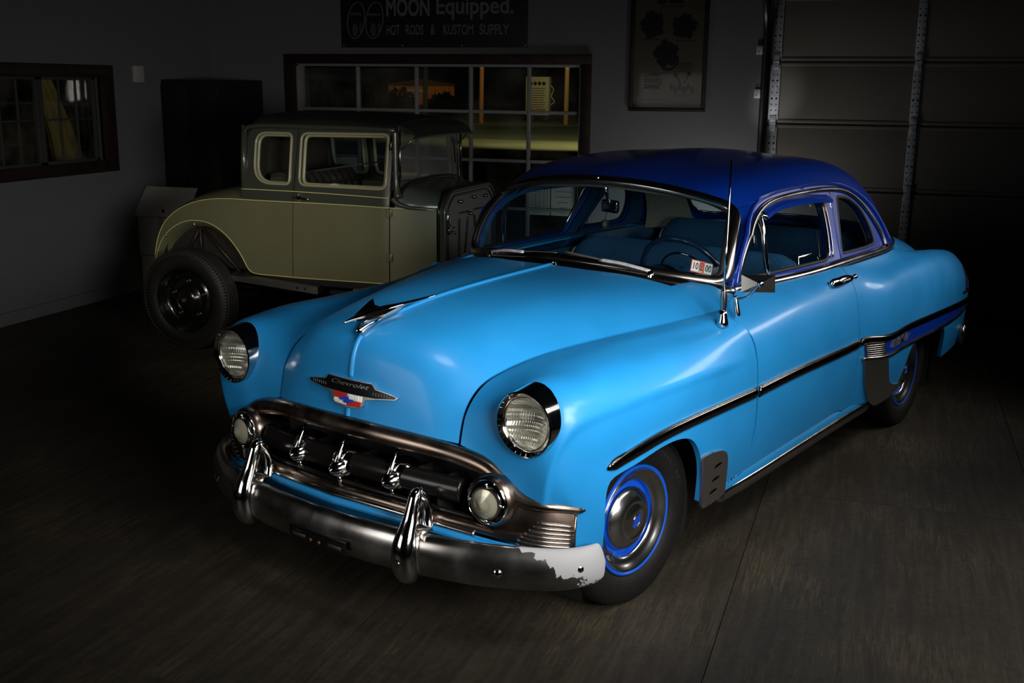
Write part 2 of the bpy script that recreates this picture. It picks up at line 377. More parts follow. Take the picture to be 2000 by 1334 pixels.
# ================================================================== THE ROOM (x along back wall, y into the room, z up)
XL, YB, XR = -4.97, 5.8, 5.6
def floor_mat():
    m = bpy.data.materials.new('worn plywood floor'); m.use_nodes = True; nt = m.node_tree; b = nt.nodes['Principled BSDF']
    tc = nt.nodes.new('ShaderNodeTexCoord'); oi = nt.nodes.new('ShaderNodeObjectInfo')
    mp = nt.nodes.new('ShaderNodeMapping'); mp.inputs['Scale'].default_value = (26, 1.6, 1); nt.links.new(tc.outputs['Object'], mp.inputs['Vector'])
    ad = nt.nodes.new('ShaderNodeVectorMath'); ad.operation = 'ADD'; nt.links.new(mp.outputs[0], ad.inputs[0])
    sc = nt.nodes.new('ShaderNodeVectorMath'); sc.operation = 'SCALE'; sc.inputs[0].default_value = (37, 19, 5); nt.links.new(oi.outputs['Random'], sc.inputs['Scale']); nt.links.new(sc.outputs[0], ad.inputs[1])
    n1 = nt.nodes.new('ShaderNodeTexNoise'); n1.inputs['Scale'].default_value = 1.2; n1.inputs['Detail'].default_value = 8; n1.inputs['Distortion'].default_value = .6; nt.links.new(ad.outputs[0], n1.inputs['Vector'])
    n2 = nt.nodes.new('ShaderNodeTexNoise'); n2.inputs['Scale'].default_value = 1.6; n2.inputs['Detail'].default_value = 5; nt.links.new(tc.outputs['Object'], n2.inputs['Vector'])
    n3 = nt.nodes.new('ShaderNodeTexNoise'); n3.inputs['Scale'].default_value = 45; n3.inputs['Detail'].default_value = 3; nt.links.new(tc.outputs['Object'], n3.inputs['Vector'])
    cr = nt.nodes.new('ShaderNodeValToRGB'); cr.color_ramp.elements[0].position = .36; cr.color_ramp.elements[0].color = (.030, .0245, .0175, 1)
    cr.color_ramp.elements[1].position = .72; cr.color_ramp.elements[1].color = (.052, .043, .029, 1)
    mx = nt.nodes.new('ShaderNodeMath'); mx.operation = 'ADD'; nt.links.new(n1.outputs['Fac'], mx.inputs[0])
    m2 = nt.nodes.new('ShaderNodeMath'); m2.operation = 'MULTIPLY_ADD'; m2.inputs[1].default_value = .5; m2.inputs[2].default_value = -.25; nt.links.new(n2.outputs['Fac'], m2.inputs[0]); nt.links.new(m2.outputs[0], mx.inputs[1])
    m3 = nt.nodes.new('ShaderNodeMath'); m3.operation = 'MULTIPLY_ADD'; m3.inputs[1].default_value = .6; m3.inputs[2].default_value = -.30; nt.links.new(n3.outputs['Fac'], m3.inputs[0])
    m4 = nt.nodes.new('ShaderNodeMath'); m4.operation = 'ADD'; nt.links.new(mx.outputs[0], m4.inputs[0]); nt.links.new(m3.outputs[0], m4.inputs[1])
    nt.links.new(m4.outputs[0], cr.inputs[0])
    mp2 = nt.nodes.new('ShaderNodeMapping'); mp2.inputs['Scale'].default_value = (110, 7, 1); nt.links.new(tc.outputs['Object'], mp2.inputs['Vector'])
    ad2 = nt.nodes.new('ShaderNodeVectorMath'); ad2.operation = 'ADD'; nt.links.new(mp2.outputs[0], ad2.inputs[0]); nt.links.new(sc.outputs[0], ad2.inputs[1])
    n4 = nt.nodes.new('ShaderNodeTexNoise'); n4.inputs['Scale'].default_value = 1; n4.inputs['Detail'].default_value = 5; n4.inputs['Distortion'].default_value = .8; nt.links.new(ad2.outputs[0], n4.inputs['Vector'])
    n5 = nt.nodes.new('ShaderNodeMath'); n5.operation = 'MULTIPLY'; nt.links.new(n4.outputs['Fac'], n5.inputs[0]); nt.links.new(n2.outputs['Fac'], n5.inputs[1])
    r4 = nt.nodes.new('ShaderNodeMapRange'); r4.inputs['From Min'].default_value = .28; r4.inputs['From Max'].default_value = .44; r4.inputs['To Max'].default_value = .75; nt.links.new(n5.outputs[0], r4.inputs['Value'])
    mxc = nt.nodes.new('ShaderNodeMix'); mxc.data_type = 'RGBA'; nt.links.new(r4.outputs[0], mxc.inputs[0]); nt.links.new(cr.outputs[0], mxc.inputs[6]); mxc.inputs[7].default_value = (.105, .080, .045, 1); nt.links.new(mxc.outputs[2], b.inputs['Base Color'])
    b.inputs['Roughness'].default_value = .62; b.inputs['Specular IOR Level'].default_value = .35
    bp = nt.nodes.new('ShaderNodeBump'); bp.inputs['Strength'].default_value = .25; bp.inputs['Distance'].default_value = .004; nt.links.new(m4.outputs[0], bp.inputs['Height']); nt.links.new(bp.outputs[0], b.inputs['Normal'])
    return m
FLOORM = floor_mat()
fl = obj('floor', *box(((XL+XR)/2, .0, -.06), (XR-XL+.3, 13, .08)), DARK, None, False); fl['kind'] = 'structure'
sheet_me = None
xs = [-1.34+1.22*k for k in range(-3, 6)]; xs = [XL]+[x for x in xs if XL+.1 < x < XR-.1]+[XR]
ys = [-6.22+2.44*k for k in range(5)]+[YB]
for i in range(len(xs)-1):
    for j in range(len(ys)-1):
        a, b_, c, d = xs[i]+.0018, xs[i+1]-.0018, ys[j]+.0018, ys[j+1]-.0018
        dz = rng.uniform(-.0012, 0)
        V, F = box((0, 0, 0), (b_-a, d-c, .02), .0)
        o = obj('plywood_sheet', V, F, FLOORM, fl, False); o.location = ((a+b_)/2, (c+d)/2, -.0102+dz)
def struct(name, boxes, m, smooth=False, bev=0.):
    mb = MB()
    for c0, c1 in boxes:
        c = [(p+q)/2 for p, q in zip(c0, c1)]; d = [abs(q-p) for p, q in zip(c0, c1)]; mb.add(*box(c, d, bev))
    o = mb.build(name, m, None, smooth); o['kind'] = 'structure'; return o
CZ = 3.3
struct('wall_left', [((XL-.12, -6.2, 0), (XL, 1.55, CZ)), ((XL-.12, 4.16, 0), (XL, YB+.12, CZ)), ((XL-.12, 1.55, 0), (XL, 4.16, 1.19)), ((XL-.12, 1.55, 1.94), (XL, 4.16, CZ))], WALLP)
WZ0, WZ1, WX0, WX1 = .30, 2.075, -4.02, -1.13
DX0, DX1, DZ = .46, 5.45, 2.68
struct('wall_back', [((XL, YB, 0), (WX0, YB+.14, CZ)), ((WX1, YB, 0), (DX0, YB+.14, CZ)), ((WX0, YB, 0), (WX1, YB+.14, WZ0)), ((WX0, YB, WZ1), (WX1, YB+.14, CZ)), ((DX0, YB, DZ), (XR, YB+.14, CZ)), ((DX1, YB, 0), (XR, YB+.14, DZ))], WALLP)
struct('wall_right', [((XR, -6.2, 0), (XR+.1, YB+.14, CZ))], WALLP)
struct('ceiling', [((XL, -6.2, CZ), (XR, YB+.14, CZ+.1))], mat('dark ceiling', (.05, .05, .05), .9))
struct('baseboard_left', [((XL, -6.2, 0), (XL+.018, YB, .10))], WALLP)
struct('baseboard_back', [((XL, YB-.018, 0), (WX1+1.4, YB, .10))], WALLP)
# ---- back window
wr = empty('window_1'); wr['kind'] = 'structure'
cas = MB(); yb = YB-.015
for a, b_ in (((-4.134, 2.075, 0), (-1.039, 2.165, 0)), ((-4.134, .20, 0), (-4.02, 2.075, 0)), ((-1.13, .20, 0), (-1.039, 2.075, 0)), ((-4.134, .20, 0), (-1.039, .30, 0))):
    cas.add(*box(((a[0]+b_[0])/2, yb, (a[1]+b_[1])/2), (b_[0]-a[0], .034, b_[1]-a[1]), .005))
cas.build('casing', WOODTRIM, wr)
jb = MB()
for c, d in (((WX0+.012, YB+.07, 1.19), (.024, .14, 1.775)), ((WX1-.012, YB+.07, 1.19), (.024, .14, 1.775)), (((WX0+WX1)/2, YB+.07, WZ1-.012), (WX1-WX0, .14, .024)), (((WX0+WX1)/2, YB+.07, WZ0+.012), (WX1-WX0, .14, .024))): jb.add(*box(c, d, .003))
jb.build('jamb', MUNTIN, wr)
vx = [WX0+.024, -3.403, -2.787, -2.234, -1.66, WX1-.024]; hz = [WZ1-.024, 1.645, 1.196, .75, WZ0+.024]
for x in vx[1:-1]: obj('muntin', *box((x, YB+.105, (WZ0+WZ1)/2), (.032, .04, WZ1-WZ0-.05), .004), MUNTIN, wr)
for z in hz[1:-1]: obj('muntin', *box(((WX0+WX1)/2, YB+.105, z), (WX1-WX0-.05, .036, .03), .004), MUNTIN, wr)
for i in range(5):
    for j in range(4): obj('pane', *box(((vx[i]+vx[i+1])/2, YB+.112, (hz[j]+hz[j+1])/2), (vx[i+1]-vx[i]-.03, .004, hz[j]-hz[j+1]-.028)), WPANE, wr, False)
# ---- left window
wl = empty('window_2'); wl['kind'] = 'structure'
cas = MB()
for (y0, z0), (y1, z1) in (((1.47, 1.92), (4.24, 2.025)), ((1.47, 1.115), (4.24, 1.215)), ((4.08, 1.215), (4.24, 1.92)), ((1.47, 1.215), (1.6, 1.92))):
    cas.add(*box((XL+.012, (y0+y1)/2, (z0+z1)/2), (.03, y1-y0, z1-z0), .005))
cas.build('casing', WOODTRIM, wl)
GL = mat('side window sash paint', (.05, .048, .042), .6)
for y0, y1 in ((1.6, 2.15), (2.15, 2.72), (2.72, 3.39), (3.39, 4.08)):
    sb = MB()
    for a in ((y0+.02, 1.567, .04, .74), (y1-.02, 1.567, .04, .74)): sb.add(*box((XL-.06, a[0], a[1]), (.035, a[2], a[3]), .003))
    for z in (1.22, 1.915): sb.add(*box((XL-.06, (y0+y1)/2, z), (.035, y1-y0, .035), .003))
    sb.build('sash', GL, wl)
    n = 3; ww = (y1-y0-.08)/n
    for k in range(1, n): obj('muntin', *box((XL-.06, y0+.04+ww*k, 1.567), (.02, .014, .66), .002), GL, wl)
    obj('muntin', *box((XL-.06, (y0+y1)/2, 1.575), (.02, y1-y0-.08, .014), .002), GL, wl)
    for k in range(n):
        for z0, z1 in ((1.237, 1.568), (1.582, 1.898)): obj('pane', *box((XL-.06, y0+.04+ww*(k+.5), (z0+z1)/2), (.004, ww-.014, z1-z0)), WPANE, wl, False)
# dark room behind the side window with an added cloth standing in for a reflection
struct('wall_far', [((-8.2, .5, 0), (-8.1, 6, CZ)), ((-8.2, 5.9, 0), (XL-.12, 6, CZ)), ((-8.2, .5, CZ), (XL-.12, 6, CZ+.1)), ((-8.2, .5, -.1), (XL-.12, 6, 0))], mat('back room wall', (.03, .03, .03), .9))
V = []; F = []; nu, nv = 40, 14
for i in range(nu):
    for j in range(nv):
        u, v = i/(nu-1), j/(nv-1)
        V.append((-5.9+.05*math.sin(u*22+v*3)*(.4+v), 4.45+(u-.5)*(.22+.30*v)+.38*v, 1.90-1.0*v))
for i in range(nu-1):
    for j in range(nv-1): F.append((i*nv+j, (i+1)*nv+j, (i+1)*nv+j+1, i*nv+j+1))
cl = obj('reflection_cloth', V, F, mat('yellow stand-in cloth', (.33, .27, .10), .9)); tag(cl, 'pale yellow stand-in cloth added for a reflection in the side window', 'cloth')
md = cl.modifiers.new('t', 'SOLIDIFY'); md.thickness = .006
lamp('cloth_fill_light', 'SPOT', (-5.35, 3.6, 2.6), (-5.9, 4.6, 1.4), 1.6, .05, None, (1, .9, .55), 60, 1)  # added light to brighten the stand-in cloth, no lamp in the room
# ---- garage door
gd = empty('door_1'); gd['kind'] = 'structure'
zs = [.012, .53, 1.033, 1.592, 2.109, 2.64]
for k in range(5):
    z0, z1 = zs[k]+.004, zs[k+1]-.004; mb = MB(); xc, dx = (DX0+DX1)/2, DX1-DX0
    mb.add(*box((xc, YB+.115, (z0+z1)/2), (dx, .04, z1-z0), .006))
    for z in (z0+.018, z1-.018): mb.add(*box((xc, YB+.096, z), (dx, .014, .026), .005))
    mb.build('door_section', DOORP, gd)
for sx in (.56, 1.706, 2.86, 4.01, 5.3):
    for k in range(5):
        z0, z1 = zs[k]+.03, zs[k+1]-.03; wd = .085 if sx < 1 or sx > 5 else .066
        st = MB().add(*box((sx, YB+.088, (z0+z1)/2), (wd, .012, z1-z0), .002)).build('stile', GALV, gd)
        hb = MB()
        for q in range(9):
            for qx in (-.018, .02):
                hb.add(*lathe([(0, -.0005), (.006 if q % 3 else .009, -.0005), (.006 if q % 3 else .009, .001), (0, .001)], 'y', 8, (sx+qx, YB+.0815, z0+.03+q*(z1-z0-.06)/8)))
        hb.build('punched_holes', DARK, st)
    for k in range(1, 5):
        h = MB(); z = zs[k]
        h.add(*box((sx, YB+.076, z+.035), (.055, .008, .06), .003)); h.add(*box((sx, YB+.076, z-.035), (.055, .008, .06), .003))
        h.add(*tube([(sx-.028, YB+.073, z), (sx+.028, YB+.073, z)], .008, 8))
        for dz in (-.05, .05): h.add(*lathe([(0, -.004), (.007, -.004), (.007, .0), (0, .0)], 'y', 8, (sx, YB+.071, z+dz)))
        h.build('hinge', GALV, gd)
# door track on the jamb
tk = thing('door_track', 'galvanised steel door track curving up beside the poster wall', 'track', (.475, YB-.03, 0))
path = [(0, 0, 0), (0, 0, 2.25)]+[(0, -.35+.35*math.cos(a), 2.25+.35*math.sin(a)) for a in np.linspace(.15, PI/2, 8)]+[(0, -3.5, 2.62)]
obj('rail', *tube([(x, y, z+.003) for x, y, z in path], .024, 8), mat('dark track steel', (.05, .05, .05), .4, .8), tk, True, 40)
for z in (.6, 1.84, 2.2):
    mb = MB(); mb.add(*box((-.05, .012, z), (.05, .006, .075), .002)); mb.add(*box((-.022, 0, z), (.006, .03, .075), .002))
    for dz in (-.022, .022): mb.add(*lathe([(0, -.004), (.006, -.004), (.006, 0), (0, 0)], 'y', 8, (-.055, .008, z+dz)))
    mb.build('bracket', GALV, tk)
# ---- poster
pw, pz0, pz1 = (-.692, -.013), 1.676, 2.68
ps = thing('framed_poster', 'framed engine drawing poster hung between window and garage door', 'poster', (-.352, YB-.02, 2.178))
fb = MB(); W2, H2 = .3395, .502
for c, d in (((0, 0, H2-.018), (2*W2, .03, .036)), ((0, 0, -H2+.018), (2*W2, .03, .036)), ((-W2+.018, 0, 0), (.036, .03, 2*H2-.07)), ((W2-.018, 0, 0), (.036, .03, 2*H2-.07))): fb.add(*box(c, d, .006))
fb.build('frame', WOODTRIM, ps)
obj('sheet', *box((0, .006, 0), (2*W2-.06, .004, 2*H2-.06)), mat('aged poster paper', (.12, .105, .07), .7, noise=.12, nscale=4), ps, False)
INK = mat('poster ink', (.012, .012, .011), .7); INK2 = mat('faded poster ink', (.04, .037, .027), .7)
def blob(cx, cz, rx, rz, n=44, amp=.16):
    ph = rng.uniform(0, 6.28, 5); out = []
    for i in range(n):
        a = 2*PI*i/n; r = 1+amp*(math.sin(5*a+ph[0])+.7*math.sin(9*a+ph[1])+.5*math.sin(14*a+ph[2]))*.6
        out.append((cx+rx*r*math.cos(a), cz+rz*r*math.sin(a)))
    return out
ink = MB(); ink2 = MB(); yy = .0035
for cx, cz, rx, rz in ((-.15, .235, .10, .115), (.13, .22, .105, .10), (-.02, -.01, .105, .11)):
    ink.add(*prism(blob(cx, cz, rx, rz), yy, yy-.0006))
    for k in range(14):
        a, q = rng.uniform(0, 6.28), rng.uniform(.1, .75); ex, ez = cx+rx*q*math.cos(a), cz+rz*q*math.sin(a)
        ink2.add(*tube([(ex+.018*math.cos(t), yy-.0012, ez+rng.uniform(.8, 1)*.02*math.sin(t)) for t in np.linspace(0, 5.4, 10)], .0022, 4))
ink.add(*tube([(-.06, yy-.001, -.09), (-.04, yy-.001, -.145), (.03, yy-.001, -.15), (.085, yy-.001, -.10), (.085, yy-.001, -.04)], .007, 6))
for k in range(5):
    z = -.20-.026*k; ink.add(*tube([(-.21, yy-.001, z), (-.13, yy-.001, z+.008*(-1)**k), (-.06, yy-.001, z)], .0075, 5))
ink2.add(*prism(blob(-.13, -.25, .08, .075, amp=.08), yy, yy-.0004))
for cx, cz, ex, ez in ((.07, -.19, .11, -.25), (.19, -.18, .155, -.245)):
    ink.add(*tube([(cx, yy-.001, cz), (ex, yy-.001, ez)], .007, 6)); ink.add(*lathe([(0, 0), (.019, 0), (.019, -.001), (0, -.001)], 'y', 16, (cx, yy, cz))); ink.add(*lathe([(0, 0), (.011, 0), (.011, -.001), (0, -.001)], 'y', 12, (ex, yy, ez)))
for k in range(6): ink.add(*prism(blob(.04+.036*k, -.30+.012*(-1)**k, .018, .03, 20, .1), yy, yy-.0007))
for k in range(7):
    ink2.add(*box((.13+.02*(k % 2), yy-.0003, -.085-.012*k), (.16-.03*(k % 3), .0005, .0035))); ink2.add(*box((-.05, yy-.0003, -.165-.011*k), (.13-.02*(k % 3), .0005, .003)))
for cx, cz, l in ((-.16, .11, .15), (.14, .10, .17), (-.13, -.345, .12), (.14, -.36, .16), (-.1, -.40, .25), (.02, .385, .2)): ink2.add(*box((cx, yy-.0003, cz), (l, .0005, .005)))
for cx, l in ((-.075, .075), (.05, .13)): ink.add(*box((cx, yy-.0004, .425), (l, .0008, .028)))
ink.build('engine_drawings', INK, ps, False); ink2.build('caption_print', INK2, ps, False)
obj('glazing', *box((0, -.004, 0), (2*W2-.068, .002, 2*H2-.068)), glass_mat('poster glass', (1, 1, 1), .12, .05), ps, False)
# ---- banner sign
sg = thing('banner_sign', 'long black shop sign with grey lettering above the back window', 'sign', (-2.574, YB-.012, 2.472))
obj('board', *box((0, 0, 0), (1.862, .02, .496), .003), mat('sign black', (.006, .006, .006), .6), sg)
SIGNW = mat('sign grey lettering', (.16, .16, .18), .7); yy = -.0115
def sign_text(t, x0, x1, z, h, name='lettering', bold=.0):
    V, F = text_mesh(t, 1, .0, bold=bold); A = np.array(V); lo, hi = A.min(0), A.max(0); s = h/(hi[1]-lo[1]); q = (x1-x0)/((hi[0]-lo[0]))
    V = [((v[0]-lo[0])*q+x0, yy, (v[1]-lo[1])*s+z) for v in V]; return obj(name, V, F, SIGNW, sg, False)
sign_text('MOON', -.46, -.02, .03, .165, bold=.03); sign_text('Equipped.', .045, .80, .0, .2, bold=.02)
for t_, a, b in (('HOT', -.46, -.325), ('RODS', -.262, -.085), ('&', -.013, .033), ('KUSTOM', .115, .41), ('SUPPLY', .47, .755)): sign_text(t_, a, b, -.135, .092, bold=.012)
for cx in (-.775, -.585):
    ring = [(cx+.088*math.cos(a)+.02*math.sin(a), yy, .0+.165*math.sin(a)) for a in np.linspace(0, 2*PI, 48, endpoint=False)]
    e = obj('eye_emblem', *tube(ring, .0045, 5, closed=True), SIGNW, sg)
    pu = [(cx-.012+.030*math.cos(a), -.085+.062*math.sin(a)) for a in np.linspace(0, 2*PI, 24, endpoint=False)]
    obj('pupil', *prism(pu, yy, yy-.001), mat('sign faded grey', (.06, .06, .07), .7), e, False)
    pu = [(cx+.048+.016*math.cos(a), -.07+.05*math.sin(a)) for a in np.linspace(0, 2*PI, 20, endpoint=False)]
    obj('pupil', *prism(pu, yy, yy-.001), mat('sign faded grey', (), 0), e, False)
    V, F = text_mesh('MOON' if cx < -.7 else 'Equipped', .034, .0, bold=.0005)
    obj('lettering', [(v[0]+cx, yy-.0005, v[1]+.055) for v in V], F, SIGNW, e, False)
for x in (-.91, -.3, .3, .91):
    for z in (-.23, .23): obj('screw', *lathe([(0, -.003), (.006, -.002), (.006, 0)], 'y', 8, (x, -.011, z)), GALV, sg)
# ---- corner clutter
cb = thing('storage_cabinet', 'tall matt black metal cabinet in the dark back corner', 'cabinet', (-4.665, 5.32, 0))
CBK = mat('cabinet black', (.008, .008, .008), .6)
obj('body', *box((0, .02, .955), (.6, .80, 1.91), .008), CBK, cb, True, 35)
for s in (-1, 1):
    d = obj('door', *box((s*.147, -.392, .97), (.288, .02, 1.8), .006), CBK, cb, True, 35)
    obj('handle', *box((s*.03, -.41, 1.0), (.018, .02, .12), .005), mat('cabinet handle', (.05, .05, .05), .3, 1), d, True, 35)
def carton(name, label, c, d, m=CARD, lid=None):
    t = thing(name, label, 'box', (c[0], c[1], c[2]-d[2]/2), 0, 'cartons stacked against the left wall')
    obj('body', *box((0, 0, d[2]/2-.002), (d[0], d[1], d[2]-.006), .006), m, t, True, 35)
    obj('tape', *box((0, -d[1]/2-.0005, d[2]*.5), (.05, .0015, d[2]*.96)), mat('brown tape', (.30, .24, .15), .4), t, False)
    if lid: lid(t, d)
    return t
carton('cardboard_box', 'white cardboard box at the bottom of the stack by the cabinet', (-4.69, 4.62, .165), (.50, .34, .33))
def lid(t, d):
    f = MB().add([(-.285, -.185, .36), (.275, -.185, .36), (.31, -.03, .62), (-.24, -.03, .62), (-.285, -.173, .36), (.275, -.173, .36), (.31, -.018, .62), (-.24, -.018, .62)], [(0, 1, 2, 3), (7, 6, 5, 4), (0, 4, 5, 1), (1, 5, 6, 2), (2, 6, 7, 3), (3, 7, 4, 0)]).build('open_flap', CARD, t, False)
    obj('hand_hole', *prism([(.02+.016*math.cos(a), .0+.026*math.sin(a)) for a in np.linspace(0, 2*PI, 14, endpoint=False)], -.0, -.0015), DARK, f, False).location = (0, -.161, .405)
carton('cardboard_box', 'open white cardboard box with raised flap on top of the stack', (-4.70, 4.62, .51), (.50, .36, .36), CARD, lid)
bp_ = tag(obj('folded_tarp', *box((-4.87, 4.70, .82), (.17, .16, .24), .03), mat('blue tarp', (.01, .05, .22), .7, bump=.4, bscale=30), None, True, 50), 'dark blue folded tarp stuffed in the open box', 'tarp')
bn = thing('plastic_drum', 'blue plastic drum standing right of the black cabinet', 'drum', (-4.08, 5.40, 0))
obj('body', *lathe([(0, .0), (.22, .0), (.235, .03), (.24, .35), (.25, .38), (.24, .41), (.24, .72), (.25, .75), (.24, .78), (.235, 1.06), (.21, 1.1), (0, 1.1)], 'z', 36), mat('blue drum plastic', (.008, .06, .22), .5), bn, True, 40)
ball = lathe([(0.001, -.09), (.07, -.085), (.12, -.03), (.11, .04), (.06, .10), (0.001, .115)], 'z', 20)
V = [(v[0]+.014*math.sin(v[2]*70+v[1]*40), v[1]+.012*math.sin(v[0]*60), v[2]) for v in ball[0]]
rg = tag(obj('crumpled_rag', V, ball[1], mat('grey rag', (.16, .14, .11), .95)), 'crumpled grey rag on top of the blue drum', 'rag'); rg.location = (-4.08, 5.38, 1.192)
th = thing('wall_thermostat', 'small pale box mounted high on the left wall', 'thermostat', (XL+.02, 4.59, 1.955))
obj('housing', *box((0, 0, 0), (.04, .13, .15), .008), CARD, th, True, 35); obj('cover_plate', *box((.022, 0, -.0), (.004, .11, .13), .001), CARD, th)
def sheet_paper(name, label, x0, x1, z0, z1, lines, dirn=0):
    t = thing(name, label, 'paper', ((x0+x1)/2, YB+.1, (z0+z1)/2))
    obj('sheet', *box((0, 0, 0), (x1-x0, .002, z1-z0)), PAPER, t, False)
    mb = MB()
    for k in range(lines):
        z = (z1-z0)*(.42-.84*k/max(1, lines-1)); mb.add(*box((0, -.0015, z), ((x1-x0)*(.8 if dirn == 0 else rng.uniform(.25, .75)), .0005, .004)))
    if dirn == 0:
        for k in range(5): mb.add(*box(((x1-x0)*(-.4+.2*k), -.0015, 0), (.003, .0005, (z1-z0)*.84)))
    mb.build('print', INK2, t, False)
sheet_paper('paper_notice', 'white paper with a ruled table taped to the back window', -1.64, -1.44, .70, 1.0, 14)
sheet_paper('paper_notice', 'white paper with centred text lines taped to the back window', -1.43, -1.19, .70, 1.0, 6, 1)
sheet_paper('paper_notice', 'wide white paper taped to the window behind the olive coupe', -4.0, -3.42, 1.02, 1.19, 3, 1)

# ---- outside, seen through the back window
gr = struct('ground', [((-70, YB+.14, -.14), (40, 130, -.06))], mat('night ground', (.05, .055, .03), .9, noise=.4, nscale=.3))
rd = struct('road', [((-70, 21, -.07), (40, 34, -.05))], mat('asphalt', (.13, .12, .075), .85, noise=.2, nscale=.4))
b1 = thing('metal_shed', 'orange lit corrugated shed across the road', 'shed', (-40.5, 94, -.06), .35); b1.scale = (.70, .70, .60)
mb = MB(); pr = []
for k in range(40):
    x = -4.4+8.8*k/39; pr += [(x-.05, -.06 if k % 2 else 0)]
poly = [(p[0], p[1]) for p in pr]+[(4.4, 5), (-4.4, 5)]
obj('walls', *prism(poly, 0, 3.0, 'z'), mat('orange cladding', (.5, .22, .03), .7), b1, False)
obj('roof', *prism([(-4.7, 2.95), (4.7, 2.95), (4.7, 3.1), (0, 3.9), (-4.7, 3.1)], -.3, 5.2), mat('shed roof', (.06, .04, .02), .8), b1, False)
s_ = obj('sign_panel', *box((-.9, -.1, 2.1), (2.6, .06, .55), .02), mat('shed sign', (.5, .45, .36), .7), b1)
for k in range(5): obj('cladding_seam', *box((-3.6+1.8*k, -.07, 1.5), (.05, .03, 2.9)), mat('seam', (.2, .09, .015), .8), b1, False)
lamp('shed_lamp', 'SPOT', (-37, 84, 6), (-40.5, 94, 1.4), 500, .2, None, (1, .6, .2), 60, 1)
for k, (x, y, h, r) in enumerate(((-43.2, 88, 2.6, 1.9), (-39.2, 86, 1.5, 1.7), (-35.6, 87, 1.2, 1.5), (-47.5, 89, 1.8, 1.9))):
    mb = MB()
    for q in range(260):
        a, rr, zz = rng.uniform(0, 6.28), r*math.sqrt(rng.uniform(0, 1)), rng.uniform(0, 1)
        zz = zz*h*math.sqrt(max(.05, 1-(rr/r)**2)); c = np.array([rr*math.cos(a), rr*math.sin(a)*.6, zz]); d1 = rng.normal(size=3)*.16; d2 = rng.normal(size=3)*.16
        mb.add([c-d1, c+d2, c+d1, c-d2], [(0, 1, 2, 3)])
    o = tag(mb.build('bush', mat('dark foliage', (.03, .04, .012), .9), None, False), ['tall dark bush left of the orange shed', 'low dark bush in front of the orange shed', 'low dark bush before the shed right corner', 'dark bush furthest left beside the shed'][k], 'bush', 'bushes across the road'); o.location = (x, y, -.06)
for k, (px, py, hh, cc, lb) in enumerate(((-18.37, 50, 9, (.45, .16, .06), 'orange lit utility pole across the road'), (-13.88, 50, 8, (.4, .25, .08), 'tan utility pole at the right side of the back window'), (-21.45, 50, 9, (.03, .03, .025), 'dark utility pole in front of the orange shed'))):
    t = thing('utility_pole', lb, 'pole', (px, py, -.06), 0, 'poles across the road')
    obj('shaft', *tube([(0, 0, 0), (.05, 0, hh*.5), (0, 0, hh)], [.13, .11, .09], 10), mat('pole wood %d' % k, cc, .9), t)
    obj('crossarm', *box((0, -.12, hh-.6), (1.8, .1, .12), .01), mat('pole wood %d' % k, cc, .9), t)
am = thing('coin_air_machine', 'pale roadside service machine with round dials and a hose', 'machine', (-16.4, 53.5, -.06))
obj('cabinet', *box((0, 0, 1.35), (1.3, .5, 2.0), .04), mat('machine paint', (.34, .30, .2), .6), am, True, 35)
pnl = MB()
for k in range(9): pnl.add(*box((0, -.256, 1.75-.12*k), (.9-.1*(k % 3), .01, .035)))
pnl.build('printed_lines', INK2, am, False)
for k in range(4): obj('dial', *lathe([(0, -.27), (.09, -.27), (.1, -.255), (.1, -.25)], 'y', 20, (-.36+.24*k, 0, 2.0)), DARK, am)
V, F = text_mesh('CAUTION', .2, 0, bold=.01); obj('lettering', [(v[0], -.256, v[1]+.62) for v in V], F, mat('caution red', (.2, .03, .02), .7), am, False)
obj('hose', *tube(spl([(.66, -.1, 1.9), (.85, -.1, 1.7), (.75, -.1, 1.3), (.9, -.1, 1.1), (.7, -.1, .9)], 24), .035, 8), mat('hose', (.3, .28, .2), .6), am)
for s in (-1, 1): obj('wheel', *lathe([(.05, -.05), (.16, -.05), (.18, 0), (.16, .05), (.05, .05)], 'y', 20, (s*.4, 0, .18)), RUBBER, am)
lamp('machine_fill_light', 'SPOT', (-13.5, 43, 6.5), (-16.4, 52, 1.0), 700, .2, None, (1, .85, .5), 70, 1)  # added light on the service machine, with no fixture

# ================================================================== THE BLUE COUPE (x forward, y to its left, z up; origin under the front axle)
car = thing('vintage_coupe', 'light blue vintage two-door coupe with dark blue roof and chrome bumper', 'car', (0, 0, 0), math.radians(-108.8))
LOW = []                                                              # (object) left-hand parts to mirror
def both(o): mirror(o, car); return o
# ---- hood
RA = [(-.70,.80,1.022),(-.45,.735,1.006),(-.2,.664,.994),(.05,.59,.979),(.28,.523,.954),(.434,.488,.922),(.520,.469,.885),(.573,.459,.828),(.597,.454,.767),(.612,.454,.705)]
H0 = [(-.554,0,1.131),(-.35,0,1.125),(-.12,0,1.117),(.10,0,1.105),(.30,0,1.087),(.46,0,1.066),(.572,0,1.043),(.640,0,.985),(.668,0,.88),(.690,0,.735)]
H1 = [(-.56,.2,1.128),(-.36,.19,1.121),(-.13,.18,1.113),(.09,.165,1.100),(.29,.155,1.082),(.45,.15,1.060),(.557,.15,1.036),(.626,.147,.978),(.658,.145,.872),(.683,.145,.732)]
H2 = [(-.59,.42,1.118),(-.39,.39,1.109),(-.15,.36,1.099),(.08,.335,1.083),(.28,.31,1.062),(.43,.295,1.038),(.53,.29,1.012),(.600,.287,.955),(.638,.285,.855),(.662,.285,.724)]
H3 = [(-.63,.63,1.080),(-.42,.56,1.076),(-.17,.5,1.066),(.07,.45,1.045),(.28,.41,1.021),(.43,.39,.993),(.525,.38,.960),(.583,.376,.903),(.618,.375,.82),(.642,.375,.716)]
neg = lambda R: [(x, -y, z) for x, y, z in R]
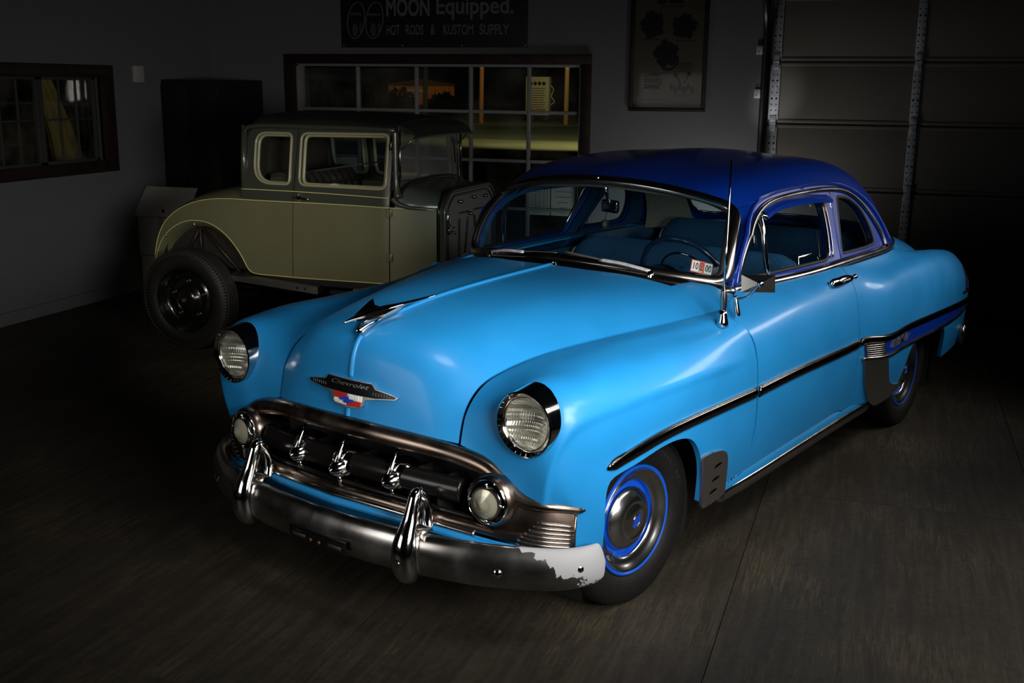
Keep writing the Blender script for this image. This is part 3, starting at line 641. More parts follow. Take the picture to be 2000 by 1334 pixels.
hood_net = np.array([neg(RA), neg(H3), neg(H2), neg(H1), H0, H1, H2, H3, RA]).transpose(1, 0, 2)
HOOD = Surf(hood_net)
tu, tv = HOOD.tu, HOOD.tv; uE, vE = tu[-1], tv[-1]
hood_poly = [(0, .004), (uE, .004), (uE, vE-.004), (0, vE-.004)]
panel(HOOD, hood_poly, 'hood', BLUE, car, .02, flange=.02)
vc = vE/2
def on(S, uvs, lift=0.):
    uvs = np.asarray(uvs, float); return S(uvs)+(S.nrm(uvs)*np.sign(S.nrm(uvs)[:, 2:3]+.35*np.abs(S.nrm(uvs)[:, :1])))*lift if lift else S(uvs)
us = np.linspace(.0, tu[-4]+.03, 40)
o = obj('hood_bead', *tube(HOOD(np.stack([us, us*0+vc], 1))+np.array([0, 0, .0015]), .009, 8), BLUE, car)
zc = HOOD(np.stack([np.linspace(tu[-4]+.03, uE, 200), np.full(200, vc)], 1))[:, 2]; ul = np.linspace(tu[-4]+.03, uE, 200)
for z0, z1 in ((2., .871), (.764, 0)):
    us = ul[(zc < z0) & (zc > z1)]; us = us[::max(1, len(us)//20)]
    obj('hood_nose_bead', *tube(HOOD(np.stack([us, us*0+vc], 1))+np.array([-.001, 0, 0]), .0105, 8), BLUE, car)
# ---- front fender surface
A_ = [(x, y+.004, z-.001) for x, y, z in RA]
B_ = [(-.70,.835,1.016),(-.45,.80,.996),(-.2,.745,.992),(.05,.685,.99),(.28,.63,.974),(.44,.605,.950),(.535,.592,.905),(.575,.582,.845),(.597,.575,.76),(.606,.570,.672)]
C_ = [(-.70,.868,.992),(-.45,.845,.976),(-.2,.81,.977),(.05,.77,.981),(.28,.742,.981),(.44,.735,.966),(.55,.73,.940),(.578,.722,.86),(.602,.69,.75),(.610,.655,.632)]
D_ = [(-.70,.905,.947),(-.45,.897,.945),(-.2,.885,.946),(.05,.872,.948),(.28,.855,.95),(.44,.845,.936),(.545,.835,.905),(.585,.815,.84),(.605,.77,.73),(.600,.72,.588)]
E_ = [(-.70,.928,.862),(-.45,.931,.868),(-.2,.932,.874),(.05,.929,.879),(.28,.915,.878),(.43,.895,.868),(.53,.872,.845),(.575,.845,.785),(.594,.81,.67),(.582,.782,.556)]
F_ = [(-.70,.935,.69),(-.45,.938,.695),(-.2,.94,.70),(.05,.938,.70),(.27,.928,.69),(.41,.908,.667),(.49,.885,.64),(.53,.865,.602),(.535,.85,.562),(.52,.842,.535)]
G_ = [(-.70,.928,.52),(-.45,.933,.53),(-.2,.937,.54),(.05,.937,.545),(.25,.93,.535),(.37,.913,.525),(.425,.898,.518),(.465,.881,.512),(.488,.868,.505),(.50,.858,.497)]
I_ = [(-.70,.905,.335),(-.45,.91,.34),(-.2,.915,.35),(.05,.918,.36),(.24,.915,.37),(.36,.903,.372),(.42,.89,.375),(.46,.876,.378),(.485,.864,.38),(.498,.855,.38)]
net = np.array([A_, B_, C_, D_, E_, F_, G_, I_]).transpose(1, 0, 2)
def crease(uv):                                                      # character line running back from the headlamp
    u, v = uv[:, 0], uv[:, 1]; v0 = FEN.tv[4]+.018
    fade = np.clip((u-.02)/.35, 0, 1); fade = fade*fade*(3-2*fade); d = v-v0
    return .013*fade*np.where(d < 0, np.exp(d/.06), np.exp(-np.maximum(d, 0)/.012))
FEN = Surf(net); FEN.off = crease
fu, fv = FEN.tu[-1], FEN.tv[-1]; vs = FEN.tv[3]
seamF = spl([(-.590,1.020),(-.604,1.006),(-.632,.972),(-.662,.910),(-.687,.79),(-.702,.675),(-.702,.48),(-.660,.345)], 24)
archF = spl([(-.285,.335),(-.265,.44),(-.232,.53),(-.16,.618),(-.065,.650),(.08,.653),(.235,.634),(.33,.622),(.372,.605),(.388,.565),(.388,.48),(.383,.372)], 40)
def fuv(p, vmin=None): return FEN.inv(p, vmin=vmin)
sm = fuv([(x+.0025, z) for x, z in seamF][1:], .05)
u0 = sm[0, 0]
poly = [(fu, .003), (.03, .003), (.03, FEN.tv[1]*.55)]+list(sm)+list(fuv([(-.45,.337)], vs))+list(fuv(archF, vs))+[(fu, fv-.005)]
FEN.inv([(0., .69)], vmin=vs); gk = FEN._g, FEN._p; k_ = FEN._g[:, 0] > FEN.tu[5]-.02; FEN._g, FEN._p = FEN._g[k_], FEN._p[k_]
lamp_hole = FEN.inv([(.732+.106*math.cos(a), .828+.106*math.sin(a)) for a in np.linspace(0, 2*PI, 48, endpoint=False)], (1, 2)); FEN._g, FEN._p = gk
panel(FEN, poly, 'front_fender', BLUE, car, .012, [lamp_hole], flange=.022)
poly_r = poly
fr = COL.objects['front_fender']; mirror(fr, car)
# wheel housings
def liner(cx, name):
    mb = MB(); n = 24
    V = []; F = []
    for i in range(n+1):
        a = PI*(-.12+1.24*i/n)
        for y in (.40, .915): V.append((cx+.375*math.cos(a), y-(.065 if y > .8 else 0), .30+.365*math.sin(a)))
    for i in range(n): F.append((2*i, 2*i+1, 2*i+3, 2*i+2))
    mb.add(V, F); V2 = [(cx+.375*math.cos(PI*(-.12+1.24*i/n)), .40, .30+.365*math.sin(PI*(-.12+1.24*i/n))) for i in range(n+1)]; mb.add(V2, [tuple(range(n+1))])
    o = mb.build(name, DARK, car); both(o)
liner(.07, 'front_wheel_housing')
# ---- doors and quarters
cx_ = [-.40,-.8,-1.2,-1.6,-1.85,-1.96,-2.07,-2.4,-2.8,-3.2,-3.5,-3.74,-3.89,-3.965]
D0 = [(-.40,.66,1.074),(-.8,.714,1.068),(-1.2,.757,1.060),(-1.6,.787,1.058),(-1.85,.80,1.060),(-1.96,.80,1.061),(-2.07,.80,1.062),(-2.4,.797,1.068),(-2.8,.745,1.032),(-3.2,.70,.958),(-3.5,.685,.898),(-3.73,.662,.825),(-3.86,.65,.74),(-3.92,.64,.68)]
D1 = [(-.40,.79,1.020),(-.8,.816,1.022),(-1.2,.835,1.026),(-1.6,.843,1.028),(-1.85,.843,1.026),(-1.96,.842,1.020),(-2.07,.846,1.010),(-2.4,.845,1.000),(-2.8,.825,.992),(-3.2,.80,.979),(-3.5,.785,.949),(-3.745,.768,.900),(-3.89,.735,.81),(-3.955,.70,.70)]
D2 = [(-.40,.893,.955),(-.8,.897,.960),(-1.2,.90,.972),(-1.6,.898,.97),(-1.85,.894,.962),(-1.96,.898,.954),(-2.07,.920,.950),(-2.4,.916,.956),(-2.8,.903,.958),(-3.2,.885,.945),(-3.5,.866,.912),(-3.75,.84,.862),(-3.905,.795,.775),(-3.97,.74,.665)]
D3 = [(-.40,.930,.865),(-.8,.932,.866),(-1.2,.932,.866),(-1.6,.929,.864),(-1.85,.921,.860),(-1.96,.926,.856),(-2.07,.954,.852),(-2.4,.957,.855),(-2.8,.952,.850),(-3.2,.941,.835),(-3.5,.924,.81),(-3.75,.895,.775),(-3.91,.845,.71),(-3.975,.775,.63)]
D4 = [(-.40,.937,.69),(-.8,.938,.69),(-1.2,.938,.69),(-1.6,.935,.69),(-1.85,.927,.688),(-1.96,.931,.685),(-2.07,.959,.682),(-2.4,.964,.678),(-2.8,.961,.67),(-3.2,.95,.66),(-3.5,.934,.65),(-3.75,.907,.63),(-3.915,.86,.60),(-3.98,.79,.575)]
D5 = [(-.40,.930,.52),(-.8,.931,.52),(-1.2,.93,.52),(-1.6,.926,.52),(-1.85,.918,.52),(-1.96,.922,.52),(-2.07,.949,.52),(-2.4,.955,.52),(-2.8,.953,.52),(-3.2,.942,.515),(-3.5,.926,.51),(-3.75,.90,.50),(-3.91,.855,.49),(-3.97,.785,.48)]
D6 = [(-.40,.905,.335),(-.8,.905,.335),(-1.2,.904,.335),(-1.6,.90,.335),(-1.85,.895,.335),(-1.96,.899,.335),(-2.07,.919,.335),(-2.4,.924,.335),(-2.8,.923,.335),(-3.2,.915,.335),(-3.5,.90,.335),(-3.75,.875,.34),(-3.89,.835,.345),(-3.95,.77,.35)]
DQ = Surf(np.array([D0, D1, D2, D3, D4, D5, D6]).transpose(1, 0, 2))
du_, dv_ = DQ.tu[-1], DQ.tv[-1]; dvs = DQ.tv[2]
seamR = spl([(-1.848,1.062),(-1.822,1.0),(-1.815,.90),(-1.847,.737),(-1.868,.626),(-1.85,.51),(-1.80,.41),(-1.735,.366)], 22)
def duv(p, vmin=None): return DQ.inv(p, vmin=vmin)
sf = duv([(x-.0025, z) for x, z in seamF]); sr = duv([(x+.0025, z) for x, z in seamR])
topd = [(u, .0) for u in np.linspace(sr[0, 0], sf[0, 0], 12)]
botd = duv([(x, z) for x, z in zip(np.linspace(-.66, -1.68, 14), .352+.022*np.sin(np.linspace(0, 1.4, 14)))])
seam0 = duv(spl([(-.862,1.060),(-.80,1.050),(-.72,1.038),(-.65,1.028),(-.605,1.0215)], 12))
topd = [(u, .0) for u in np.linspace(sr[0, 0], seam0[0, 0], 12)]
door = panel(DQ, list(seam0)+list(sf)+list(botd)+list(sr[::-1])+topd, 'door', BLUE, car, .018, flange=.02)
dmir = mirror(door, car)
srq = duv([(x-.0025, z) for x, z in seamR])
archR = spl([(-2.505,.335),(-2.555,.42),(-2.578,.49),(-2.61,.535),(-2.75,.548),(-2.95,.552),(-3.12,.548),(-3.215,.530),(-3.26,.46),(-3.30,.336)], 34)
ar = duv(archR, dvs)
qpoly = list(srq)+list(duv([(-1.80,.337),(-2.1,.337),(-2.4,.337)]))+list(ar)+[(du_, dv_-.003), (du_, .0)]+[(u, .0) for u in np.linspace(du_, srq[0, 0], 30)][1:-1]
qp = panel(DQ, qpoly, 'quarter_panel', BLUE, car, .018, flange=.02); mirror(qp, car)
liner(-2.90, 'rear_wheel_housing')
sill_path = [(-.34,.885,.322),(-.7,.893,.325),(-1.2,.891,.33),(-1.7,.887,.332),(-2.15,.886,.33)]
both(obj('sill', *tube(spl(sill_path, 30), 1, 12, (0, 1, .15), (.034, .016)), BLUE, car))
rk = [(-.47,.893,.288),(-.7,.902,.290),(-1.1,.902,.294),(-1.6,.898,.297),(-2.0,.894,.296),(-2.17,.89,.292)]
rr_ = np.r_[.55, np.ones(38), .5]
both(obj('rocker_moulding', *tube(spl(rk, 40), rr_, 12, (0, 1, -.1), (.030, .013)), OLDCHROME, car))
# ---- trunk and tail
T = [[(-3.31,0,1.058),(-3.20,.38,1.058),(-3.0,.635,1.062),(-2.58,.788,1.072)],
     [(-3.5,0,1.045),(-3.42,.37,1.042),(-3.22,.585,1.03),(-2.86,.735,1.02)],
     [(-3.75,0,1.0),(-3.7,.36,.995),(-3.58,.56,.955),(-3.36,.692,.925)],
     [(-3.93,0,.92),(-3.9,.36,.91),(-3.83,.54,.865),(-3.68,.668,.845)],
     [(-4.0,0,.78),(-3.98,.36,.77),(-3.94,.54,.74),(-3.86,.65,.74)],
     [(-4.01,0,.5),(-4.0,.36,.5),(-3.97,.55,.5),(-3.94,.66,.5)]]
TR = Surf(np.array([[(x, -y, z) for x, y, z in r[:0:-1]]+r for r in T]))
panel(TR, [(0, 0), (TR.tu[-1], 0), (TR.tu[-1], TR.tv[-1]), (0, TR.tv[-1])], 'trunk_lid', BLUE, car, .03, flange=.01)
# ---- roof
SPL = lambda x, z: .80-.42*(z-1.08)-.082*np.clip(x+1.87, 0, 1.2)*np.clip(1-(z-1.08)/.2, 0, 1.2)
R0 = [(-.925,0,1.478),(-1.13,0,1.528),(-1.45,0,1.566),(-1.85,0,1.582),(-2.2,0,1.566),(-2.55,0,1.50),(-2.85,0,1.385),(-3.12,0,1.215),(-3.31,0,1.058)]
R1 = [(-.95,.3,1.462),(-1.15,.31,1.512),(-1.46,.32,1.548),(-1.85,.325,1.562),(-2.2,.325,1.547),(-2.52,.325,1.485),(-2.8,.34,1.372),(-3.02,.36,1.215),(-3.20,.38,1.058)]
R2 = [(-1.0,.5,1.437),(-1.18,.55,1.490),(-1.48,.56,1.526),(-1.85,.565,1.537),(-2.18,.565,1.520),(-2.47,.575,1.452),(-2.70,.595,1.335),(-2.87,.61,1.195),(-3.0,.637,1.062)]
R3 = [(-1.055,.634,1.378),(-1.19,.674,1.428),(-1.48,.674,1.448),(-1.85,.672,1.450),(-2.12,.672,1.430),(-2.33,.685,1.365),(-2.47,.722,1.285),(-2.552,.765,1.172),(-2.575,.795,1.075)]
rows = [neg(R3), neg(R2), neg(R1), R0, R1, R2, R3]
ROOF = Surf(np.array(rows).transpose(1, 0, 2)); ru, rv = ROOF.tu[-1], ROOF.tv[-1]; rc = rv/2
bw = round_poly([(1.71, rc-.57), (1.69, rc), (1.71, rc+.57), (2.10, rc+.585), (2.09, rc), (2.10, rc-.585)], [.13, .4, .13, .12, .4, .12], 6)
panel(ROOF, [(0, 0), (ru, 0), (ru, rv), (0, rv)], 'roof', NAVY, car, .022, [bw], .012)
hl = Surf(np.array(rows).transpose(1, 0, 2)*np.array([.985, .955, 1])+np.array([-.03, 0, -.035]))
panel(hl, [(0, 0.02), (2.13, .02), (2.13, rv-.02), (0, rv-.02)], 'headliner', HEADLINER, car, .06, [round_poly([(1.67, rc-.59), (2.115, rc-.60), (2.115, rc+.60), (1.67, rc+.59)], .12)], 0)
o = panel(ROOF, bw, 'rear_window', GLASS, car, .04, (), 0, lift=-.006)
e = ROOF(resample(bw, .03)); n_ = ROOF.nrm(resample(bw, .03)); n_ *= np.sign(n_[:, 2:3])
obj('rear_window_trim', *tube(e, 1, 8, n_, (.016, .009), closed=True), OLDCHROME, car)
# belt moulding (wraps around the base of the roof)
belt = spl([(-.868,.726,1.068),(-.95,.738,1.068),(-1.2,.764,1.063),(-1.6,.793,1.061),(-2.0,.806,1.068),(-2.4,.806,1.070),(-2.55,.800,1.074),(-2.66,.77,1.072),(-3.0,.65,1.064),(-3.21,.39,1.062),(-3.33,0,1.062)], 70)
both(obj('belt_moulding', *tube(belt, 1, 8, (0, .8, .6), (.018, .010)), OLDCHROME, car))
both(obj('belt_moulding_lower', *tube(belt[2:48]+np.array([0, .006, -.02]), 1, 8, (0, .8, .6), (.008, .008)), BLACKBAR, car))
# ---- door window frames on the leaning side plane
class Plane:
    def __call__(s, uv): uv = np.atleast_2d(uv); return np.stack([uv[:, 0], SPL(uv[:, 0], uv[:, 1]), uv[:, 1]], 1)
    def nrm(s, uv): n = np.array([0, 1, .42]); return np.tile(n/np.linalg.norm(n), (len(np.atleast_2d(uv)), 1))
PL = Plane()
gut = spl([(-.885,1.062),(-.905,1.14),(-.95,1.24),(-1.01,1.315),(-1.09,1.372),(-1.20,1.410),(-1.35,1.430),(-1.5,1.438),(-1.85,1.440),(-2.06,1.428),(-2.22,1.398),(-2.36,1.345),(-2.47,1.27),(-2.54,1.17),(-2.565,1.085)], 60)
glassD = round_poly([(-.92,1.095),(-.995,1.257),(-1.132,1.350),(-1.26,1.372),(-1.52,1.378),(-1.86,1.364),(-1.852,1.29),(-1.755,1.094)], [.03,.2,.12,.1,.2,.04,.1,.05], 5)
glassQ = round_poly([(-2.055,1.366),(-2.02,1.30),(-1.905,1.105),(-2.25,1.102),(-2.375,1.112),(-2.372,1.20),(-2.32,1.29),(-2.20,1.355)], [.03,.1,.03,.1,.07,.1,.1,.12], 5)
bp1, bp2 = np.array([-2.005, 1.432]), np.array([-1.868, 1.085])
k = [i for i, p in enumerate(gut) if (p[0]-bp1[0])*(bp2[1]-bp1[1])-(p[1]-bp1[1])*(bp2[0]-bp1[0]) > 0]
gl = list(gut[gut[:, 0] > -1.97]); gq = list(gut[gut[:, 0] < -2.03])
bpf = [bp1+[.003, 0], bp2+[.003, 0]]; bpr = [bp1-[.003, 0], bp2-[.003, 0]]
wf = panel(PL, gl+bpf, 'door_window_frame', NAVY, car, .02, [glassD], .03); mirror(wf, car)
ga = panel(PL, gl+bpf, 'door_garnish', TRIMBLUE, car, .04, [glassD], 0, lift=-.036); mirror(ga, car)
dt_ = panel(DQ, [(DQ.inv([(-.93, 1.0)])[0, 0], .004), (DQ.inv([(-1.83, 1.0)])[0, 0], .004), (DQ.inv([(-1.83, 1.0)])[0, 0], DQ.tv[3]), (DQ.inv([(-.93, 1.0)])[0, 0], DQ.tv[3])], 'door_lining', TRIMBLUE, car, .05, (), 0, lift=-.024); mirror(dt_, car)
wq = panel(PL, gq+[np.array([-2.3, 1.085]), bpr[1], bpr[0]], 'quarter_window_frame', NAVY, car, .02, [glassQ], .03); mirror(wq, car)
gb = panel(PL, gq+[np.array([-2.3, 1.085]), bpr[1], bpr[0]], 'quarter_garnish', TRIMBLUE, car, .04, [glassQ], 0, lift=-.036); mirror(gb, car)
both(obj('window_ledge', *tube([(x, SPL(x, 1.08)-.036, 1.072) for x in np.linspace(-.93, -2.36, 24)], 1, 8, (0, 0, 1), (.030, .010)), TRIMBLUE, car))
def plift(p2, lift): return PL(p2)+PL.nrm(p2)*lift
drip = spl([(-.893,1.075),(-.926,1.156),(-.988,1.258),(-1.05,1.312),(-1.142,1.358),(-1.25,1.388),(-1.391,1.403),(-1.685,1.410),(-2.041,1.401),(-2.237,1.363),(-2.376,1.278),(-2.448,1.191),(-2.476,1.136),(-2.482,1.075)], 90)
both(obj('drip_moulding', *tube(plift(drip, .008), 1, 8, (0, 1, .42), (.013, .008)), OLDCHROME, car))
both(obj('roof_gutter', *tube(plift(gut, .004), 1, 8, (0, .6, .8), (.010, .012)), NAVY, car))
for nm, gp in (('door_glass', glassD), ('quarter_glass', glassQ)):
    g = panel(PL, gp, nm, GLASS, car, .06, (), 0, lift=-.02); mirror(g, car)
    both(obj(nm+'_seal', *tube(plift(resample(gp, .03), -.006), 1, 6, (0, 1, .42), (.010, .010), closed=True), mat('rubber seal', (.005, .005, .005), .6), car))
vp = spl([(-1.165,1.090),(-1.145,1.231),(-1.159,1.362)], 10)
both(obj('vent_post', *tube(plift(vp, .0), 1, 8, (0, 1, .42), (.014, .012)), CHROME, car))
both(obj('vent_latch', *tube(plift(np.array([(-1.165,1.355),(-1.185,1.335),(-1.225,1.345)]), .008), [.012, .016, .006], 8), CHROME, car))
rail = spl([(-1.842,1.355),(-1.81,1.23),(-1.755,1.10)], 12)
for d in (0, .035): both(obj('window_channel', *tube(plift(rail+[-d*1.0, 0], .0), 1, 8, (0, 1, .42), (.006, .008)), CHROME, car))
vis = spl([(-1.19,1.372),(-1.3,1.392),(-1.5,1.40),(-1.7,1.398),(-1.925,1.382)], 24)
V = []; F = []
for i, p in enumerate(vis):
    a = plift(p, .006)[0]; b = plift(p-[0, .028], .032+.008*math.sin(i/23*PI))[0]; c = plift(p-[0, .046], .026)[0]; d = plift(p-[0, .040], .012)[0]
    V += [a, b, c, d]
for i in range(23):
    for j in range(4): F.append((4*i+j, 4*i+(j+1) % 4, 4*i+4+(j+1) % 4, 4*i+4+j))
F += [(0, 1, 2, 3), (95, 94, 93, 92)]
both(obj('window_visor', V, F, NAVY, car, True, 40))
# A-pillar skin between windscreen and door frame
wsL = [(-.858,.700,1.082),(-.872,.697,1.100),(-.912,.692,1.142),(-.95,.686,1.190),(-.987,.677,1.243),(-1.018,.666,1.297),(-1.038,.650,1.345),(-1.052,.634,1.378),(-1.12,.630,1.408)]
pl2 = [(p_[0], SPL(*p_)+.004, p_[1]) for p_ in spl([(-.885,1.062),(-.905,1.14),(-.95,1.24),(-1.01,1.315),(-1.09,1.372),(-1.16,1.398),(-1.24,1.416)], 9)]
AP = Surf(np.array([wsL, [((a[0]+b[0])/2+.012, (a[1]+b[1])/2+.010, (a[2]+b[2])/2+.004) for a, b in zip(wsL, pl2)], pl2]).transpose(1, 0, 2))
ap = panel(AP, [(0, 0), (AP.tu[-1], 0), (AP.tu[-1], AP.tv[-1]), (0, AP.tv[-1])], 'windscreen_pillar', NAVY, car, .015, (), .01); mirror(ap, car)
# ---- windscreen
def wsb(y): return (-.628-.23*(abs(y)/.69)**2.3, y, 1.148-.062*(abs(y)/.69)**2.0)
def wst(y): return (-.925-.118*(abs(y)/.63)**2.2, y, 1.475-.093*(abs(y)/.63)**2.3)
ys = np.linspace(-1, 1, 13)
def mid(t):
    row = []
    for s in ys:
        b = np.array(wsb(.695*s)); tt = np.array(wst(.635*s)); p = b*(1-t)+tt*t; p[0] += .035*math.sin(PI*t); p[2] += .012*math.sin(PI*t); p[1] += .012*s*math.sin(PI*t); row.append(p)
    return row
WS = Surf(np.array([mid(t) for t in np.linspace(0, 1, 7)])); wu, wv = WS.tu[-1], WS.tv[-1]
wpoly = round_poly([(0.0, .0), (0, wv), (wu, wv), (wu, 0)], [.07, .07, .09, .09], 8)
wpoly = np.clip(wpoly, 0, [wu, wv])
panel(WS, wpoly, 'windscreen', GLASS, car, .04, (), 0)
wp = resample(wpoly, .02); n_ = WS.nrm(wp); n_ *= np.sign(n_[:, :1]); wpp = WS(wp)
inn = wp+(np.array([wu/2, wv/2])-wp)*.0
obj('windscreen_seal', *tube(WS(wp*.972+np.array([wu, wv])*.014)+n_*.002, 1, 8, n_, (.020, .010), closed=True), mat('rubber seal', (), 0), car)
obj('windscreen_frame', *tube(wpp+n_*.006, 1, 10, n_, (.024, .015), closed=True), OLDCHROME, car)
cow = [(wsb(y)[0]+.036-.0*abs(y), y*1.02, wsb(y)[2]-.016) for y in np.linspace(-.72, .72, 41)]
obj('cowl_moulding', *tube(cow, 1, 8, (.6, 0, .8), (.026, .010)), OLDCHROME, car)
obj('windscreen_clip', *box((wst(0)[0]+.004, 0, wst(0)[2]+.010), (.03, .01, .02), .003), CHROME, car)
obj('cowl_clip', *box((wsb(0)[0]+.04, 0, wsb(0)[2]-.008), (.05, .008, .008), .002), CHROME, car)
# cowl skin between hood and pillar
hq = [HOOD(np.array([[0.004, vc+vE/2*a]]))[0] for a in (.70, .80, .88, .94, .995)]
bq = [(-.80, .60, 1.094), (-.858, .695, 1.074), (-.866, .716, 1.058)]+[tuple(DQ(duv([q_]))[0]) for q_ in ((-.79, 1.0495), (-.66, 1.0305))]
cp = Surf(np.array([hq, [tuple((np.array(a)+np.array(b))/2+np.array([0, .002, .004])) for a, b in zip(hq, bq)], bq]))
both(panel(cp, [(0, 0), (cp.tu[-1], 0), (cp.tu[-1], cp.tv[-1]), (0, cp.tv[-1])], 'cowl_panel', BLUE, car, .02, (), .01))
V = []; F = []; k = 31
for i in range(k):
    y = -.64+1.28*i/(k-1); a = HOOD(np.array([[0.0, vc+vE/2*np.sign(y)*min(1, abs(y)/.815)]]))[0]; b = np.array(wsb(y)); V += [a-np.array([0, 0, .006]), b-np.array([.0, 0, .022])]
for i in range(k-1): F.append((2*i, 2*i+1, 2*i+3, 2*i+2))
obj('cowl_vent_panel', V, F, BLACKBAR, car)
# ---- wipers
def wiper(y0, tip, name):
    b = np.array([wsb(y0)[0]+.035, y0, wsb(y0)[2]-.005]); t = thing(name, None, None); t.parent = car
    obj('pivot', *lathe([(0, .03), (.012, .028), (.016, .012), (.018, 0)], 'z', 14, tuple(b-np.array([0, 0, .012]))), CHROME, t)
    e = np.array(tip); m_ = b*.45+e*.55+np.array([.02, 0, .012])
    obj('arm', *tube(spl([b+[0, 0, .016], (b*.7+e*.3)+[.022, 0, .022], m_], 12), 1, 8, (.7, 0, .7), (.008, .004)), GALV, t)
    obj('blade', *tube(spl([m_+(b-m_)*.25+[-.005, 0, .002], m_+[-.004, 0, 0], e], 12), 1, 8, (.7, 0, .7), (.005, .006)), mat('wiper grey', (.25, .24, .23), .35, .7), t)
wiper(.43, (-.640, .009, 1.180), 'windscreen_wiper'); wiper(-.43, (-.633, -.026, 1.170), 'windscreen_wiper')
# ---- inspection sticker on the glass
su, sv = WS.inv([(.597, 1.150)], (1, 2))[0]
st_n = WS.nrm(np.array([[su, sv]]))[0]; st_n = st_n*np.sign(st_n[0]); P0 = WS(np.array([[su, sv]]))[0]+st_n*.004
dx = WS(np.array([[su, sv+.01]]))[0]-P0; mtx = basis(P0, dx if dx[1] > 0 else -dx, st_n)
stk = MB().add(*box((0, 0, 0), (.10, .052, .001)), mtx).build('window_sticker', mat('sticker red', (.42, .07, .035), .6), car, False)
pl = MB()
for cx in (-.030, .031): pl.add(*box((cx, 0, .001), (.034, .044, .001)), mtx)
pl.build('number_field', mat('sticker white', (.55, .56, .52), .6), stk, False)
for t_, cx in (('10', -.030), ('00', .031)):
    V, F = text_mesh(t_, .040, 0, bold=.0012, sx=.72); MB().add([(v[0]+cx, v[1], .0022) for v in V], F, mtx).build('lettering', mat('sticker black', (.01, .01, .012), .6), stk, False)
bd = MB(); bd.add(*tube([(.009*math.cos(a), .010+.009*math.sin(a), .0012) for a in np.linspace(0, 2*PI, 20, endpoint=False)], .0015, 4, closed=True), mtx)
for z in (-.006, -.012): bd.add(*box((0, z, .001), (.02, .003, .001)), mtx)
bd.add(*box((0, .010, .001), (.002, .016, .001)), mtx); bd.build('badge_print', mat('sticker black', (), 0), stk, False)
obj_ = MB().add(*box((-.005, -.019, .001), (.018, .008, .001)), mtx).build('label_strip', mat('sticker green', (.1, .4, .2), .6), stk, False)
# ---- mirrors and antenna
mr = thing('wing_mirror', None, None); mr.parent = car
mc = np.array([-.61, .952, 1.150]); fwd = np.array([.78, .58, .16]); fwd /= np.linalg.norm(fwd); lat = np.cross([0, 0, 1.], fwd); lat /= np.linalg.norm(lat); upv = np.cross(fwd, lat)
cor = [(-.066, -.034), (.066, -.034), (.066, .034), (-.066, .034)]
V = [mc+lat*a+upv*b for a, b in cor]+[mc+lat*a*.97+upv*b*.97-fwd*.012 for a, b in cor]+[mc+lat*a*.16+upv*b*.14+fwd*.029 for a, b in cor]
F = [(0, 1, 5, 4), (1, 2, 6, 5), (2, 3, 7, 6), (3, 0, 4, 7), (0, 8, 9, 1), (1, 9, 10, 2), (2, 10, 11, 3), (3, 11, 8, 0), (8, 11, 10, 9), (4, 5, 6, 7)]
obj('mirror_shell', V, F, HUBCHROME, mr, False)
ball_ = lathe([(.0, -.014), (.010, -.010), (.014, 0), (.010, .010), (0, .014)], 'z', 12); pb = mc+fwd*.037
obj('ball_joint', [np.array(v)+pb for v in ball_[0]], ball_[1], CHROME, mr)
ft = np.array([-.62, .842, 1.058])
obj('stalk', *tube(spl([pb, pb*.5+ft*.5+np.array([.01, .01, -.01]), ft+np.array([0, .015, .02])], 10), .0055, 8), CHROME, mr)
obj('foot', *tube(spl([ft+[0, .012, .03], ft+[0, .016, 0], ft+[-.002, .024, -.05]], 10), np.linspace(.008, .013, 10), 10), CHROME, mr)
an = thing('radio_antenna', None, None); an.parent = car
a0 = np.array([-.52, .852, 1.0]); ad_ = np.array([.02, .012, 1.]); ad_ /= np.linalg.norm(ad_)
obj('base_cone', *tube([a0-ad_*.02, a0, a0+ad_*.03, a0+ad_*.045], [.026, .023, .016, .014], 14), CHROME, an)
sp_ = [a0+ad_*(.045+.08*i/30) for i in range(31)]
obj('spring', *tube(sp_, [.010+.0035*math.sin(PI*i/30)+.0015*(i % 2) for i in range(31)], 12), OLDCHROME, an)
obj('mast', *tube([a0+ad_*.12, a0+ad_*.30, a0+ad_*.302, a0+ad_*.48, a0+ad_*.482, a0+ad_*.63], [.0055, .0055, .0045, .0045, .0034, .0034], 8), CHROME, an)
